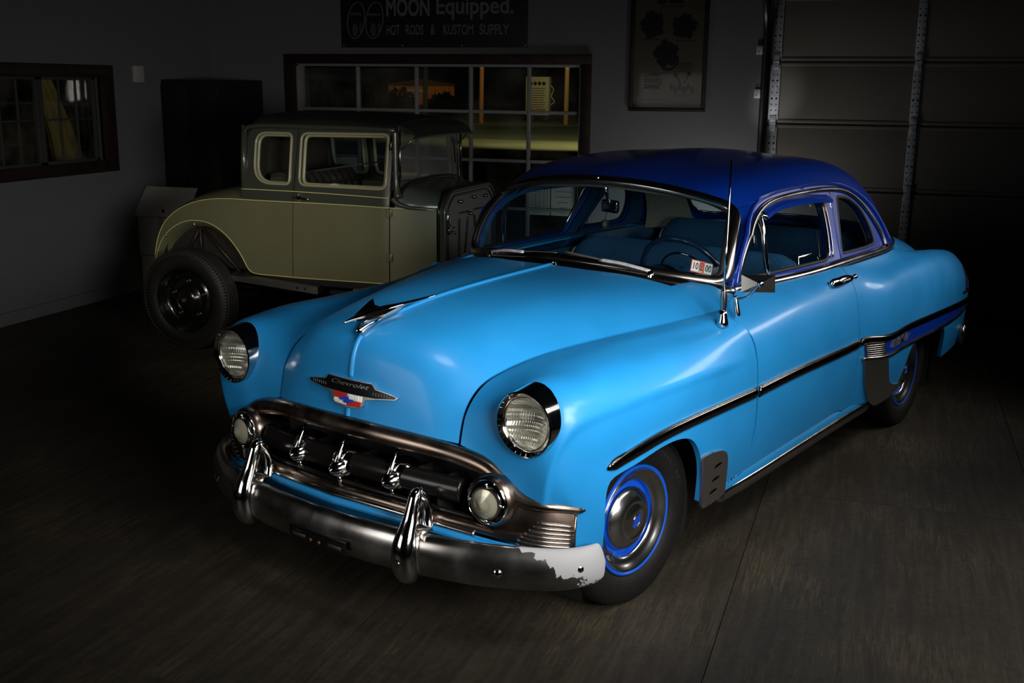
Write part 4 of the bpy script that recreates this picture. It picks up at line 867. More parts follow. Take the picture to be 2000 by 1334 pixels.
# ---- head lamps
def headlamp(side):
    hl_ = thing('headlamp', None, None, (.0, side*.732, .828)); hl_.parent = car
    prof = [(.086, .590), (.090, .607), (.094, .612), (.106, .622), (.111, .618), (.1145, .60), (.119, .56), (.127, .52), (.128, .45)]
    obj('bezel', *lathe(prof, 'x', 64), CHROME, hl_, True, 40)
    mb = MB()
    for k in range(30):
        a = 2*PI*k/30; p = np.array([.6185, .1005*math.cos(a), .1005*math.sin(a)])
        mb.add(*tube([(.6125, .0965*math.cos(a), .0965*math.sin(a)), (.6205, .1045*math.cos(a), .1045*math.sin(a))], .0014, 5))
    mb.build('bezel_ribs', OLDCHROME, hl_)
    V = []; F = []; n = 90
    for i in range(n):
        for j in range(n):
            a, b = -1+2*i/(n-1), -1+2*j/(n-1); yy_, zz_ = a*math.sqrt(1-b*b/2)*.088, b*math.sqrt(1-a*a/2)*.088; r2 = (yy_*yy_+zz_*zz_)/.088**2
            V.append((.548+.048*r2+.0016*math.sin(yy_/.0072*2*PI)*(1-r2)*(1 if int((zz_+.1)/.03) % 2 else .5)+.002*math.sin(zz_/.03*2*PI), yy_, zz_))
    for i in range(n-1):
        for j in range(n-1): F.append((i*n+j, (i+1)*n+j, (i+1)*n+j+1, i*n+j+1))
    obj('reflector', V, F, mat('lamp reflector', (.74, .73, .68), .24, .82), hl_)
    V = []; F = []; n = 64
    for i in range(n):
        for j in range(n):
            a, b = -1+2*i/(n-1), -1+2*j/(n-1)
            yy_, zz_ = a*math.sqrt(1-b*b/2)*.088, b*math.sqrt(1-a*a/2)*.088
            r2 = (yy_*yy_+zz_*zz_)/.088**2; fl = .0006*math.sin(yy_/.0085*2*PI+zz_*20)*(1 if abs(zz_) < .062 else .2)
            V.append((.600+.030*(1-r2)+fl*(1-r2**3), yy_, zz_))
    for i in range(n-1):
        for j in range(n-1): F.append((i*n+j, (i+1)*n+j, (i+1)*n+j+1, i*n+j+1))
    obj('lens', V, F, LENS, hl_)
    obj('retaining_ring', *tube([(.604, .0895*math.cos(a), .0895*math.sin(a)) for a in np.linspace(0, 2*PI, 48, endpoint=False)], .0032, 6, closed=True), CHROME, hl_)
    mb = MB()
    for z, l in ((-.014, .05), (.03, .03), (-.04, .05)): mb.add(*box((.626-.9*z*z*8, 0, z), (.004, l, .003), .001))
    mb.build('lens_bars', LENS, hl_)
headlamp(1); headlamp(-1)
# ---- grille
mb = MB().add([(.52, -.80, .37), (.52, .80, .37), (.52, .80, .70), (.52, -.80, .70)], [(0, 1, 2, 3)]); mb.build('grille_backing', DARK, car, False)
top = [(.700,0,.703),(.695,.12,.701),(.678,.26,.695),(.648,.40,.682),(.620,.52,.661),(.612,.585,.643),(.610,.64,.615),(.608,.685,.583),(.600,.73,.560),(.575,.79,.549),(.53,.838,.540),(.487,.868,.528),(.468,.880,.525)]
tp = spl(top, 70); full = np.vstack([tp[:0:-1]*[1, -1, 1], tp]); s_ = np.linspace(0, 1, 70)
wd = np.interp(s_, [0, .5, .62, .72, .85, .97, 1], [.034, .033, .030, .025, .018, .013, .004]); dp = np.interp(s_, [0, .5, .8, .97, 1], [.024, .024, .020, .014, .005])
def sweep_var(P, N, W, D, n=14):
    P = np.asarray(P); T_ = np.gradient(P, axis=0); T_ /= np.linalg.norm(T_, axis=1)[:, None]; N = np.asarray(N, float); N = N-T_*np.sum(N*T_, 1)[:, None]; N /= np.linalg.norm(N, axis=1)[:, None]; B = np.cross(T_, N)
    V = []; F = []; k = len(P)
    for i in range(k):
        for j in range(n):
            a = 2*PI*(j+.5)/n; V.append(P[i]+D[i]*math.sin(a)*N[i]+W[i]*math.cos(a)*B[i])
    for i in range(k-1):
        for j in range(n): F.append((i*n+j, i*n+(j+1) % n, (i+1)*n+(j+1) % n, (i+1)*n+j))
    F += [tuple(range(n))[::-1], tuple((k-1)*n+j for j in range(n))]; return V, F
nf = np.array([(.9-.25*abs(p[1])/.6*(abs(p[1]) > .6), .0 if abs(p[1]) < .4 else .5*np.sign(p[1])*(abs(p[1])-.4)/.4, .45) for p in full])
obj('grille_top_bar', *sweep_var(full, nf, np.r_[wd[:0:-1], wd], np.r_[dp[:0:-1], dp]), BRONZE, car)
for s in (-1, 1):
    obj('grille_joint', *tube([(.600+.028, s*.610, .600), (.626, s*.612, .632), (.600, s*.614, .660)], .0028, 6), DARK, car)
def lower_bar(pts, name, w, d, m, n=60, nrm=(1, 0, .35)):
    p = spl(pts, n); f = np.vstack([p[:0:-1]*[1, -1, 1], p]); k = len(f); N = np.tile(nrm, (k, 1)).astype(float); N[:, 1] = f[:, 1]*.5
    return obj(name, *sweep_var(f, N, np.full(k, w), np.full(k, d)), m, car)
lower_bar([(.745,0,.474),(.735,.15,.472),(.715,.3,.465),(.685,.45,.455),(.655,.56,.445),(.625,.66,.432)], 'grille_lower_bar', .019, .014, BRONZE)
lower_bar([(.730,0,.500),(.72,.15,.498),(.70,.3,.491),(.67,.45,.480),(.645,.55,.470)], 'grille_lower_lip', .010, .010, BLACKBAR)
lower_bar([(.772,0,.438),(.759,.15,.436),(.739,.3,.430),(.709,.45,.418),(.672,.6,.400),(.627,.73,.384),(.567,.815,.378),(.492,.862,.372)], 'valance', .014, .012, BLUE)
lower_bar([(.762,0,.458),(.750,.15,.456),(.730,.3,.449),(.700,.45,.437),(.668,.57,.424)], 'grille_sill', .011, .010, OLDCHROME)
lower_bar([(.735,0,.40),(.72,.15,.40),(.70,.3,.395),(.67,.45,.385),(.635,.6,.37),(.59,.73,.36),(.53,.81,.352),(.47,.85,.345)], 'valance_lower', .05, .010, BLUE, nrm=(1, 0, -.5))
cb_ = [(.700,0,.566),(.693,.15,.564),(.675,.3,.560),(.648,.43,.553),(.635,.49,.550)]
lower_bar(cb_, 'grille_centre_bar', .044, .034, BLACKBAR, nrm=(1, 0, .25))
for y0 in np.linspace(-.40, .40, 7):
    obj('grille_stay', *box((.60, y0, .50), (.12, .012, .16), .003), DARK, car)
def tooth(y):
    t = thing('grille_tooth', None, None, (.70-.25*abs(y)**1.6, y, .556)); t.parent = car
    prof = [(.0005, .085), (.010, .081), (.022, .070), (.034, .050), (.041, .026), (.044, .0), (.044, -.03)]
    V, F = lathe(prof, 'x', 30); V = [(v[0], v[1], v[2]*.95-.004) for v in V]
    obj('bullet', V, F, CHROME, t)
    V = []; F = []; k = 16
    for i in range(k):
        q = i/(k-1); a = PI*(-.15+.95*q); wd_ = .044+.022*q
        for yy_, dd in ((-1, -.010), (-.75, .0), (0, .006), (.75, .0), (1, -.010)): V.append((-.012+(.056+dd)*math.cos(a)-.02*q, yy_*wd_, (.062+dd)*math.sin(a)))
    for i in range(k-1):
        for j in range(4): F.append((5*i+j, 5*i+j+1, 5*i+6+j, 5*i+5+j))
    obj('saddle', V, F, CHROME, t)
    obj('upper_blade', *tube([(.005, 0, .100), (.022, 0, .075), (.052, 0, .025), (.060, 0, .0)], [.005, .0075, .009, .006], 8), CHROME, t)
    obj('lower_pin', *tube([(.045, 0, -.028), (.034, 0, -.058), (.014, 0, -.090)], [.0095, .0095, .007], 10), CHROME, t)
for y in (-.235, 0, .235): tooth(y)
def parklamp(s):
    t = thing('parking_lamp', None, None, (.0, s*.55, .548), s*math.radians(6)); t.parent = car
    obj('housing', *lathe([(.075, .668), (.084, .663), (.092, .645), (.097, .615), (.099, .56), (.096, .52)], 'x', 48), BRONZE, t)
    obj('outer_ring', *lathe([(.066, .655), (.068, .668), (.073, .674), (.078, .670), (.079, .660)], 'x', 48), CHROME, t, True, 50)
    obj('well', *lathe([(.068, .662), (.064, .63), (.0, .63)], 'x', 32), DARK, t)
    obj('inner_ring', *lathe([(.048, .672), (.051, .680), (.057, .680), (.060, .668), (.060, .63)], 'x', 40), CHROME, t, True, 50)
    pr = [(.0005, .708)]
    for k in range(1, 26):
        r = .050*k/25; pr.append((r, .708-.034*(r/.05)**1.15+(.0026 if k % 2 else 0)))
    lm = mat('parking lens', (.50, .48, .36), .12, .35, coat=.6)
    obj('lens', *lathe(pr, 'x', 40), lm, t)
    rg_ = MB()
    for k in range(2, 11): rg_.add(*tube([(.7085-.034*(k/10.5)**1.15, .0475*k/10*math.cos(a), .0475*k/10*math.sin(a)) for a in np.linspace(0, 2*PI, 32, endpoint=False)], .0009, 4, closed=True))
    rg_.build('lens_rings', mat('lens ring shade', (.10, .095, .07), .3), t)
    obj('amber_bulb', *lathe([(.0005, .69), (.010, .686), (.014, .672), (.010, .66)], 'x', 14), mat('amber', (.75, .45, .03), .3), t)
    for k in range(4):
        a = k*PI/2; obj('clip', *tube([(.672, .056*math.cos(a), .056*math.sin(a)), (.674, .070*math.cos(a), .070*math.sin(a))], .006, 6), CHROME, t)
parklamp(1); parklamp(-1)
# ribbed end panels under the grille wings
up_ = [(.612,.645,.600),(.604,.71,.566),(.575,.785,.540),(.53,.835,.530),(.495,.861,.515)]
lo_ = [(.655,.640,.428),(.625,.70,.408),(.585,.775,.394),(.54,.825,.386),(.498,.858,.381)]
md_ = [((a[0]+b[0])/2+.012, (a[1]+b[1])/2+.006, (a[2]+b[2])/2) for a, b in zip(up_, lo_)]
EP = Surf(np.array([up_, md_, lo_]).transpose(1, 0, 2)); eu, ev = EP.tu[-1], EP.tv[-1]
both(panel(EP, [(0, 0), (eu, 0), (eu, ev), (0, ev)], 'grille_end_panel', BRONZE, car, .015, (), .01))
for k in range(7):
    f0 = .30-.035*k+ .02; v = ev*(.32+.105*k); uu = np.linspace(eu*(max(.30, .52-.045*k)), eu*.985, 16)
    P = EP(np.stack([uu, np.full(16, v)], 1)); N = EP.nrm(np.stack([uu, np.full(16, v)], 1)); N *= np.sign(N[:, :1]+N[:, 1:2])
    both(obj('grille_rib', *tube(P+N*.003, np.r_[.4, np.ones(14), .6], 8, N, (.0045, .0055)), OLDCHROME, car))
both(obj('grille_end_edge', *tube([p for p in (up_[-1], md_[-1], lo_[-1])], .006, 8), BRONZE, car))
# ---- front bumper
bp = [(.848,0,.366),(.840,.16,.366),(.822,.32,.365),(.786,.48,.362),(.735,.63,.358),(.66,.77,.354),(.585,.870,.353),(.53,.915,.356),(.485,.940,.361),(.458,.948,.363)]
p = spl(bp, 160); f = np.vstack([p[:0:-1]*[1, -1, 1], p]); k = len(f); N = np.zeros((k, 3)); T_ = np.gradient(f, axis=0); T_ /= np.linalg.norm(T_, axis=1)[:, None]; N[:, 0] = T_[:, 1]; N[:, 1] = -T_[:, 0]
N[:, 2] = .10; N *= np.sign(N[:, :1]); s_ = np.linspace(-1, 1, k)
W = np.interp(np.abs(s_), [0, .7, 1], [.074, .074, .066])*np.clip(1-((np.abs(s_)-.965).clip(0)/.0352)**3.2, .02, 1)**(1/2.6); D = np.interp(np.abs(s_), [0, .9, 1], [.034, .032, .014])
V, F = sweep_var(f, N, W, D, 20)
def bumper_mat():
    m = bpy.data.materials.new('bumper chrome and flaking silver paint'); m.use_nodes = True; nt = m.node_tree; b = nt.nodes['Principled BSDF']; L = nt.links.new
    tc = nt.nodes.new('ShaderNodeTexCoord'); sp = nt.nodes.new('ShaderNodeSeparateXYZ'); L(tc.outputs['Object'], sp.inputs[0])
    n = nt.nodes.new('ShaderNodeTexNoise'); n.inputs['Scale'].default_value = 16; n.inputs['Detail'].default_value = 9; n.inputs['Roughness'].default_value = .65; L(tc.outputs['Object'], n.inputs['Vector'])
    def mth(op, a, bb, c=None):
        q = nt.nodes.new('ShaderNodeMath'); q.operation = op
        for i, x in enumerate((a, bb, c)):
            if x is None: continue
            if isinstance(x, (int, float)): q.inputs[i].default_value = x
            else: L(x, q.inputs[i])
        return q.outputs[0]
    e = mth('MULTIPLY_ADD', sp.outputs[2], 1.5, sp.outputs[1]); e = mth('MULTIPLY_ADD', n.outputs['Fac'], .22, e); e = mth('GREATER_THAN', e, .775+.645+.105)
    n2 = nt.nodes.new('ShaderNodeTexNoise'); n2.inputs['Scale'].default_value = 9; n2.inputs['Detail'].default_value = 8; L(tc.outputs['Object'], n2.inputs['Vector'])
    cr = nt.nodes.new('ShaderNodeValToRGB'); cr.color_ramp.elements[0].position = .3; cr.color_ramp.elements[0].color = (.34, .32, .29, 1); cr.color_ramp.elements[1].position = .65; cr.color_ramp.elements[1].color = (.58, .56, .53, 1); L(n2.outputs['Fac'], cr.inputs[0])
    mx = nt.nodes.new('ShaderNodeMix'); mx.data_type = 'RGBA'; L(e, mx.inputs[0]); L(cr.outputs[0], mx.inputs[6]); mx.inputs[7].default_value = (.42, .42, .43, 1); L(mx.outputs[2], b.inputs['Base Color'])
    L(mth('SUBTRACT', 1.0, e), b.inputs['Metallic']); rr = mth('MULTIPLY_ADD', n2.outputs['Fac'], .22, .13); L(mth('MAXIMUM', rr, mth('MULTIPLY', e, .65)), b.inputs['Roughness'])
    bp_ = nt.nodes.new('ShaderNodeBump'); bp_.inputs['Strength'].default_value = .3; bp_.inputs['Distance'].default_value = .002; L(e, bp_.inputs['Height']); L(bp_.outputs[0], b.inputs['Normal']); return m
bmp = obj('front_bumper', V, F, bumper_mat(), car)
def bolt(x, y, z, nx, ny, r=.014):
    V, F = lathe([(.0005, .008), (r*.6, .007), (r, .003), (r*1.1, -.004)], 'z', 16); MB().add(V, F, basis((x, y, z), (0, 0, 1), (nx, ny, 0))).build('bumper_bolt', CHROME, car)
for s in (-1, 1): bolt(.731, s*.718, .345, .86, s*.5); bolt(.559, s*.926, .360, .62, s*.78)
def guard(s):
    P = spl([(.80, 0, .272), (.838, 0, .305), (.848, 0, .36), (.838, 0, .42), (.812, 0, .475), (.792, 0, .53), (.777, 0, .565), (.765, 0, .582)], 30)
    W = np.interp(np.linspace(0, 1, 30), [0, .08, .2, .4, .55, .7, .88, .96, 1], [.022, .040, .048, .044, .034, .027, .022, .016, .006]); D = np.interp(np.linspace(0, 1, 30), [0, .1, .35, .55, .9, 1], [.02, .036, .04, .03, .022, .006])
    V, F = sweep_var(P, np.tile((1., 0, .15), (30, 1)), W, D, 18)
    t = thing('bumper_guard', None, None, (0, s*.36, 0), s*.06); t.parent = car; obj('upright', V, F, CHROME, t)
    V = []; F = []; n = 20
    for i in range(9):
        q = i/8; 
        for j in range(n):
            a = PI*(j/(n-1))*1.15-.25; w_ = .086+.012*q; V.append((.775-.0+.055*math.sin(a)*(1-.18*q), (-.062+.124*q), .366+w_*-math.cos(a)*.93))
    for i in range(8):
        for j in range(n-1): F.append((i*n+j, i*n+j+1, (i+1)*n+j+1, (i+1)*n+j))
    obj('saddle', V, F, OLDCHROME, t)
    obj('rear_wing', *sweep_var(spl([(.77, 0, .57), (.74, 0, .53), (.735, 0, .47), (.75, 0, .43)], 12), np.tile((1., 0, 0), (12, 1)), np.linspace(.012, .045, 12), np.full(12, .02), 12), CHROME, t)
    b_, F2 = lathe([(.0005, .003), (.013, .003), (.015, 0)], 'z', 18); MB().add(b_, F2, basis((.886, 0, .348), (0, 1, 0), (1, 0, -.1))).build('guard_bolt', OLDCHROME, t)
guard(1); guard(-1)
pb = thing('plate_bracket', None, None, (.886, .035, .335)); pb.parent = car
obj('backplate', *box((0, 0, 0), (.008, .285, .052), .003), BLACK, pb, True, 35)
for s in (-1, 1): obj('slot', *box((.005, s*.09, -.004), (.002, .065, .013), .002), mat('plate slot', (.25, .24, .22), .4, 1), pb)
for s in (-.03, .012): obj('screw', *lathe([(.0005, .008), (.006, .007), (.007, .003)], 'x', 10, (0, s, -.008)), mat('rusty screw', (.16, .06, .03), .6, .5), pb)
V, F = text_mesh('6 1', .014, 0); MB().add(V, F, basis((.0052, -.004, .008), (0, 1, 0), (1, 0, 0))).build('lettering', GOLD, pb, False)
V, F = text_mesh('Custom', .014, 0, shear=.3); MB().add(V, F, basis((.0052, -.095, .013), (0, 1, 0), (1, 0, 0))).build('lettering', mat('faint gold', (.2, .14, .05), .5, 1), pb, False)
# ---- bonnet emblem and ornament
def hoodpoly(pts, step=.012):
    pts = resample(pts, step); return HOOD.inv(pts, (1, 2), umax=None)
HOOD_g = HOOD.inv([(0., .84)], (1, 2))                               # build lookup
ok_ = HOOD._g[:, 0] > HOOD.tu[-4]; HOOD._g = HOOD._g[ok_]; HOOD._p = HOOD._p[ok_]
wing = [(-.223,.833),(-.19,.842),(-.125,.851),(-.108,.868),(.108,.868),(.125,.851),(.19,.842),(.223,.833),(.21,.824),(.13,.815),(.082,.806),(.076,.783),(.045,.771),(0,.766),(-.045,.771),(-.076,.783),(-.082,.806),(-.13,.815),(-.21,.824)]
em = panel(HOOD, hoodpoly(wing), 'bonnet_emblem', BRIGHT, car, .012, (), .012, lift=.011)
def emb(nm, pts, m, l): return panel(HOOD, hoodpoly(pts, .006), nm, m, em, .006, (), .003, lift=l)
emb('dark_inlay', [(-.215,.8335),(-.187,.8395),(-.123,.8482),(-.1065,.8655),(.1065,.8655),(.123,.8482),(.187,.8395),(.215,.8335),(.208,.8265),(.128,.8180),(.08,.8175),(-.08,.8175),(-.128,.8180),(-.208,.8265)], BLACK, .0132)
for n2, x0, x1, z0, z1, m_ in (('red_quarter', -.068, -.002, .796, .816, RED), ('white_quarter', .002, .068, .796, .816, WHITE), ('white_quarter', -.066, -.002, .775, .794, WHITE), ('red_quarter', .002, .066, .775, .794, RED)):
    emb(n2, [(x0, z0+(.006 if z0 < .78 and x0 < -.01 else 0)), (x1, z0), (x1, z1), (x0, z1)] if 1 else 0, m_, .0135)
for sy in (-1, 1):
    bars = MB()
    for q in range(7):
        y = (.014+.007*q); z0, z1 = ((.797, .815) if sy > 0 else (.777, .793)); uv = HOOD.inv([(sy*y, z0), (sy*y, z1)], (1, 2)); P = HOOD(uv); N = HOOD.nrm(uv); N *= np.sign(N[:, :1]); bars.add(*tube(P+N*.0155, .0012, 5))
    bars.build('white_ribs', WHITE, em)
emb('bowtie', [(-.034,.799),(-.012,.799),(-.012,.806),(.014,.806),(.014,.799),(.036,.799),(.030,.789),(.012,.789),(.012,.783),(-.014,.783),(-.014,.789),(-.036,.789)], BOWBLUE, .0165)
V, F = text_mesh('Chevrolet', .036, .0008, shear=.4, bold=-.0003, sx=1.25)
VV = []
for v in V:
    uv = HOOD.inv([(v[0], .8505+v[1]*.62)], (1, 2)); P = HOOD(uv)[0]; N = HOOD.nrm(uv)[0]; N *= np.sign(N[0]); VV.append(P+N*(.0145+v[2]))
obj('script_lettering', VV, F, BRIGHT, em, False)
for sy in (-1, 1):
    mb = MB()
    for q in range(7):
        y = sy*(.118+.012*q); uv = HOOD.inv([(y, .827), (y, .838)], (1, 2)); P = HOOD(uv); N = HOOD.nrm(uv); N *= np.sign(N[:, :1]); mb.add(*tube(P+N*.0135, .0012, 5))
    mb.build('wing_ribs', BRIGHT, em)
orn = thing('bonnet_ornament', None, None); orn.parent = car
obj('body', *sweep_var(spl([(.700, 0, 1.076), (.672, 0, 1.081), (.63, 0, 1.084), (.57, 0, 1.090), (.50, 0, 1.095), (.42, 0, 1.098), (.34, 0, 1.100), (.27, 0, 1.103), (.205, 0, 1.106)], 40), np.tile((0, 0, 1.), (40, 1)),
    np.interp(np.linspace(0, 1, 40), [0, .06, .2, .45, .6, .9, 1], [.002, .006, .016, .019, .010, .007, .002]), np.interp(np.linspace(0, 1, 40), [0, .06, .2, .45, .6, 1], [.003, .006, .013, .013, .008, .003]), 14), CHROME, orn)
for s in (-1, 1):
    a = [(.650, s*.006, 1.083), (.605, s*.040, 1.086), (.555, s*.064, 1.095), (.500, s*.076, 1.113), (.470, s*.080, 1.122), (.490, s*.052, 1.104), (.475, s*.030, 1.097), (.440, s*.012, 1.094)]
    V = a+[(x, y, z-.007) for x, y, z in a]; F = [tuple(range(8)), tuple(range(15, 7, -1))]+[(i, i+8, (i+1) % 8+8, (i+1) % 8) for i in range(8)]
    obj('wing', V, F, CHROME, orn, False)
obj('pedestal', *sweep_var(spl([(.625, 0, 1.022), (.60, 0, 1.045), (.54, 0, 1.063), (.46, 0, 1.078), (.40, 0, 1.086)], 16), np.tile((0, 0, 1.), (16, 1)), np.interp(np.linspace(0, 1, 16), [0, .3, 1], [.010, .026, .006]), np.full(16, .022), 12), CHROME, orn)
# ---- side trim
def strip(S, pts, name, m, w, h, lift, n=60, vmin=None, taper=(0, 0), parent=None):
    q = spl(pts, n); uv = S.inv(q, vmin=vmin); P = S(uv); N = S.nrm(uv); N *= np.sign(N[:, 1:2]); s_ = np.linspace(0, 1, n)
    R = np.ones(n)
    if taper[0]: R *= np.clip(s_/taper[0], .05, 1)**.6
    if taper[1]: R *= np.clip((1-s_)/taper[1], .05, 1)**.6
    return obj(name, *sweep_var(P+N*lift, N, R*w, R*h, 10), m, parent or car)
TRIMC = mat('side trim chrome', (.12, .105, .095), .16, 1)
both(strip(FEN, [(.392,.655),(.355,.664),(.20,.685),(.05,.697),(-.30,.697),(-.68,.689)], 'fender_trim', TRIMC, .023, .011, .003, vmin=vs, taper=(.06, 0)))
both(strip(FEN, [(.380,.668),(.34,.682),(.20,.708),(.05,.720),(-.30,.720),(-.68,.712)], 'fender_trim_edge', OLDCHROME, .0035, .008, .004, vmin=vs))
both(strip(DQ, [(-.705,.689),(-1.1,.692),(-1.4,.688),(-1.845,.678)], 'door_trim', TRIMC, .023, .011, .003, vmin=dvs))
both(strip(DQ, [(-.705,.712),(-1.1,.715),(-1.4,.711),(-1.845,.701)], 'door_trim_edge', OLDCHROME, .0035, .008, .004, vmin=dvs))
both(strip(DQ, [(-1.875,.682),(-1.96,.683),(-2.07,.672),(-2.15,.667),(-2.5,.664),(-3.1,.648),(-3.6,.624),(-3.85,.612)], 'quarter_trim_upper', TRIMC, .020, .012, .004, 80, dvs, (0, .03)))
both(strip(DQ, [(-1.925,.590),(-2.05,.578),(-2.15,.571),(-2.5,.566),(-2.75,.564),(-3.1,.560),(-3.45,.557),(-3.66,.572),(-3.78,.600)], 'quarter_trim_lower', OLDCHROME, .010, .011, .004, 80, dvs, (0, .03)))
nv_ = [(x, z) for x, z in spl([(-1.93,.665),(-2.15,.655),(-2.5,.652),(-3.1,.636),(-3.6,.612),(-3.76,.604)], 24)]+[(x, z) for x, z in spl([(-3.70,.585),(-3.5,.562),(-3.1,.566),(-2.75,.570),(-2.15,.578),(-1.96,.588)], 24)]
both(panel(DQ, duv(nv_, dvs), 'quarter_flash', NAVY, car, .02, (), .004, lift=.003))
rib_ = [(-1.935,.668),(-2.115,.655),(-2.135,.575),(-1.965,.588)]
both(panel(DQ, duv(resample(rib_, .02), dvs), 'vent_plate', BLACKBAR, car, .015, (), .004, lift=.005))
for k in range(6):
    z = .655-.011*k; both(strip(DQ, [(-1.945-.004*k, z), (-2.03, z-.006), (-2.118-.003*k, z-.013)], 'vent_rib', OLDCHROME, .0025, .005, .006, 12, dvs))
V, F = text_mesh('Bel Air', .085, .002, shear=.35, bold=.001, sx=1.25)
A_s = np.array(V); c0_ = A_s[:, 0].mean(); XZ = np.stack([-2.36-(A_s[:, 0]-A_s[:, 0].min()-(np.ptp(A_s[:, 0]))/2), .6205+A_s[:, 1]*.75-(A_s[:, 0]-c0_)*.02], 1)
uv = DQ.inv(XZ, vmin=dvs); P = DQ(uv); N = DQ.nrm(uv); N *= np.sign(N[:, 1:2])
obj('script_badge', P+N*(.008+A_s[:, 2:3]), F, BRIGHT, car, False)
uv = DQ.inv([(-2.37, .618)], vmin=dvs); P0 = DQ(uv)[0]; N0 = DQ.nrm(uv)[0]; N0 *= np.sign(N0[1])
MB().add(*lathe([(.0005, .003), (.012, .002), (.016, 0)], 'z', 6), basis(P0+N0*.010, (1, 0, 0), N0)).build('badge_star', GOLD, car)
# ---- stone shields
sh = resample(round_poly([(-.232,.535),(-.30,.535),(-.405,.520),(-.452,.495),(-.470,.44),(-.497,.31),(-.40,.30),(-.292,.30),(-.268,.42)], [.01,.05,.04,.05,.05,.01,.03,.03,.05], 4), .02)
s1 = panel(FEN, fuv(sh, vs), 'stone_shield', SATIN, car, .015, (), .012, lift=.010)
for z in (.462, .405, .352): strip(FEN, [(-.322-.02, z), (-.36, z+.004), (-.408, z+.006)], 'shield_slot', mat('slot black', (.001, .001, .001), .9, spec=0), .005, .003, .0105, 10, vs, (.3, .3), s1)
mirror(s1, car)
sh2 = resample(round_poly([(-1.935,.585),(-1.985,.45),(-2.04,.36),(-2.13,.30),(-2.38,.295),(-2.54,.325),(-2.525,.342),(-2.40,.362),(-2.28,.405),(-2.215,.475),(-2.165,.565)], [.01,.1,.05,.05,.08,.02,.01,.06,.06,.06,.01], 4), .02)
both(panel(DQ, duv(sh2, DQ.tv[3]), 'rear_stone_shield', SATIN, car, .018, (), .012, lift=.010))
# ---- door handle, lock, tail lamp, rear bumper
hd = thing('door_handle', None, None, (-1.68, .872, 1.012)); hd.parent = car
obj('grip', *sweep_var(spl([(.125, .0, .0), (.10, .018, .004), (.03, .030, .008), (-.06, .032, .006), (-.115, .022, .0)], 24), np.tile((.0, 1, .4), (24, 1)), np.interp(np.linspace(0, 1, 24), [0, .1, .5, 1], [.008, .020, .022, .010]), np.interp(np.linspace(0, 1, 24), [0, .2, 1], [.005, .012, .009]), 14), CHROME, hd)
for x in (.10, -.09): obj('foot', *sweep_var(spl([(x, -.02, -.012), (x, .0, -.006), (x, .02, .0)], 8), np.tile((1., 0, 0), (8, 1)), np.full(8, .016), np.full(8, .024), 12), CHROME, hd)
obj('push_button', *tube([(-.105, .02, .0), (-.128, .022, .002), (-.130, .022, .002), (-.142, .024, .003)], [.008, .008, .013, .012], 12), CHROME, hd)
for k in range(7): obj('grip_rib', *tube([(.055-.012*k, .040, .018), (.057-.012*k, .046, .006), (.055-.012*k, .040, -.008)], .002, 5), OLDCHROME, hd)
mirror_hd = empty('door_handle', (-1.68, -.872, 1.012)); mirror_hd.parent = car; mirror_hd.scale = (1, -1, 1)
for ch in list(hd.children): c_ = ch.copy(); COL.objects.link(c_); c_.parent = mirror_hd
tl = round_poly([(-3.655,.835),(-3.70,.835),(-3.715,.71),(-3.66,.70)], .015, 4)
both(panel(DQ, duv(resample(tl, .012), None), 'tail_lamp', mat('tail lamp lens', (.10, .02, .03), .15, coat=.5), car, .012, (), .006, lift=.006))
both(strip(DQ, [(-3.58,.700),(-3.64,.692),(-3.72,.698)], 'tail_lamp_trim', OLDCHROME, .010, .014, .006, 14, None, (.3, .2)))
rb = [(-4.13,0,.40),(-4.12,.3,.40),(-4.09,.58,.40),(-4.03,.76,.40),(-3.93,.86,.40),(-3.80,.90,.40),(-3.70,.905,.40)]
p = spl(rb, 50); f = np.vstack([p[:0:-1]*[1, -1, 1], p]); k = len(f); T_ = np.gradient(f, axis=0); N = np.stack([-T_[:, 1], T_[:, 0], np.zeros(k)], 1); N *= np.sign(-N[:, :1]+1e-9); s_ = np.linspace(-1, 1, k)
obj('rear_bumper', *sweep_var(f, N, .07*np.sqrt(np.clip(1-((np.abs(s_)-.955).clip(0)/.046)**2, .02, 1)), np.full(k, .03), 16), OLDCHROME, car)
for s in (-1, 1): obj('mud_flap', *box((-3.42, s*.70, .30), (.02, .26, .30), .006), RUBBER, car)
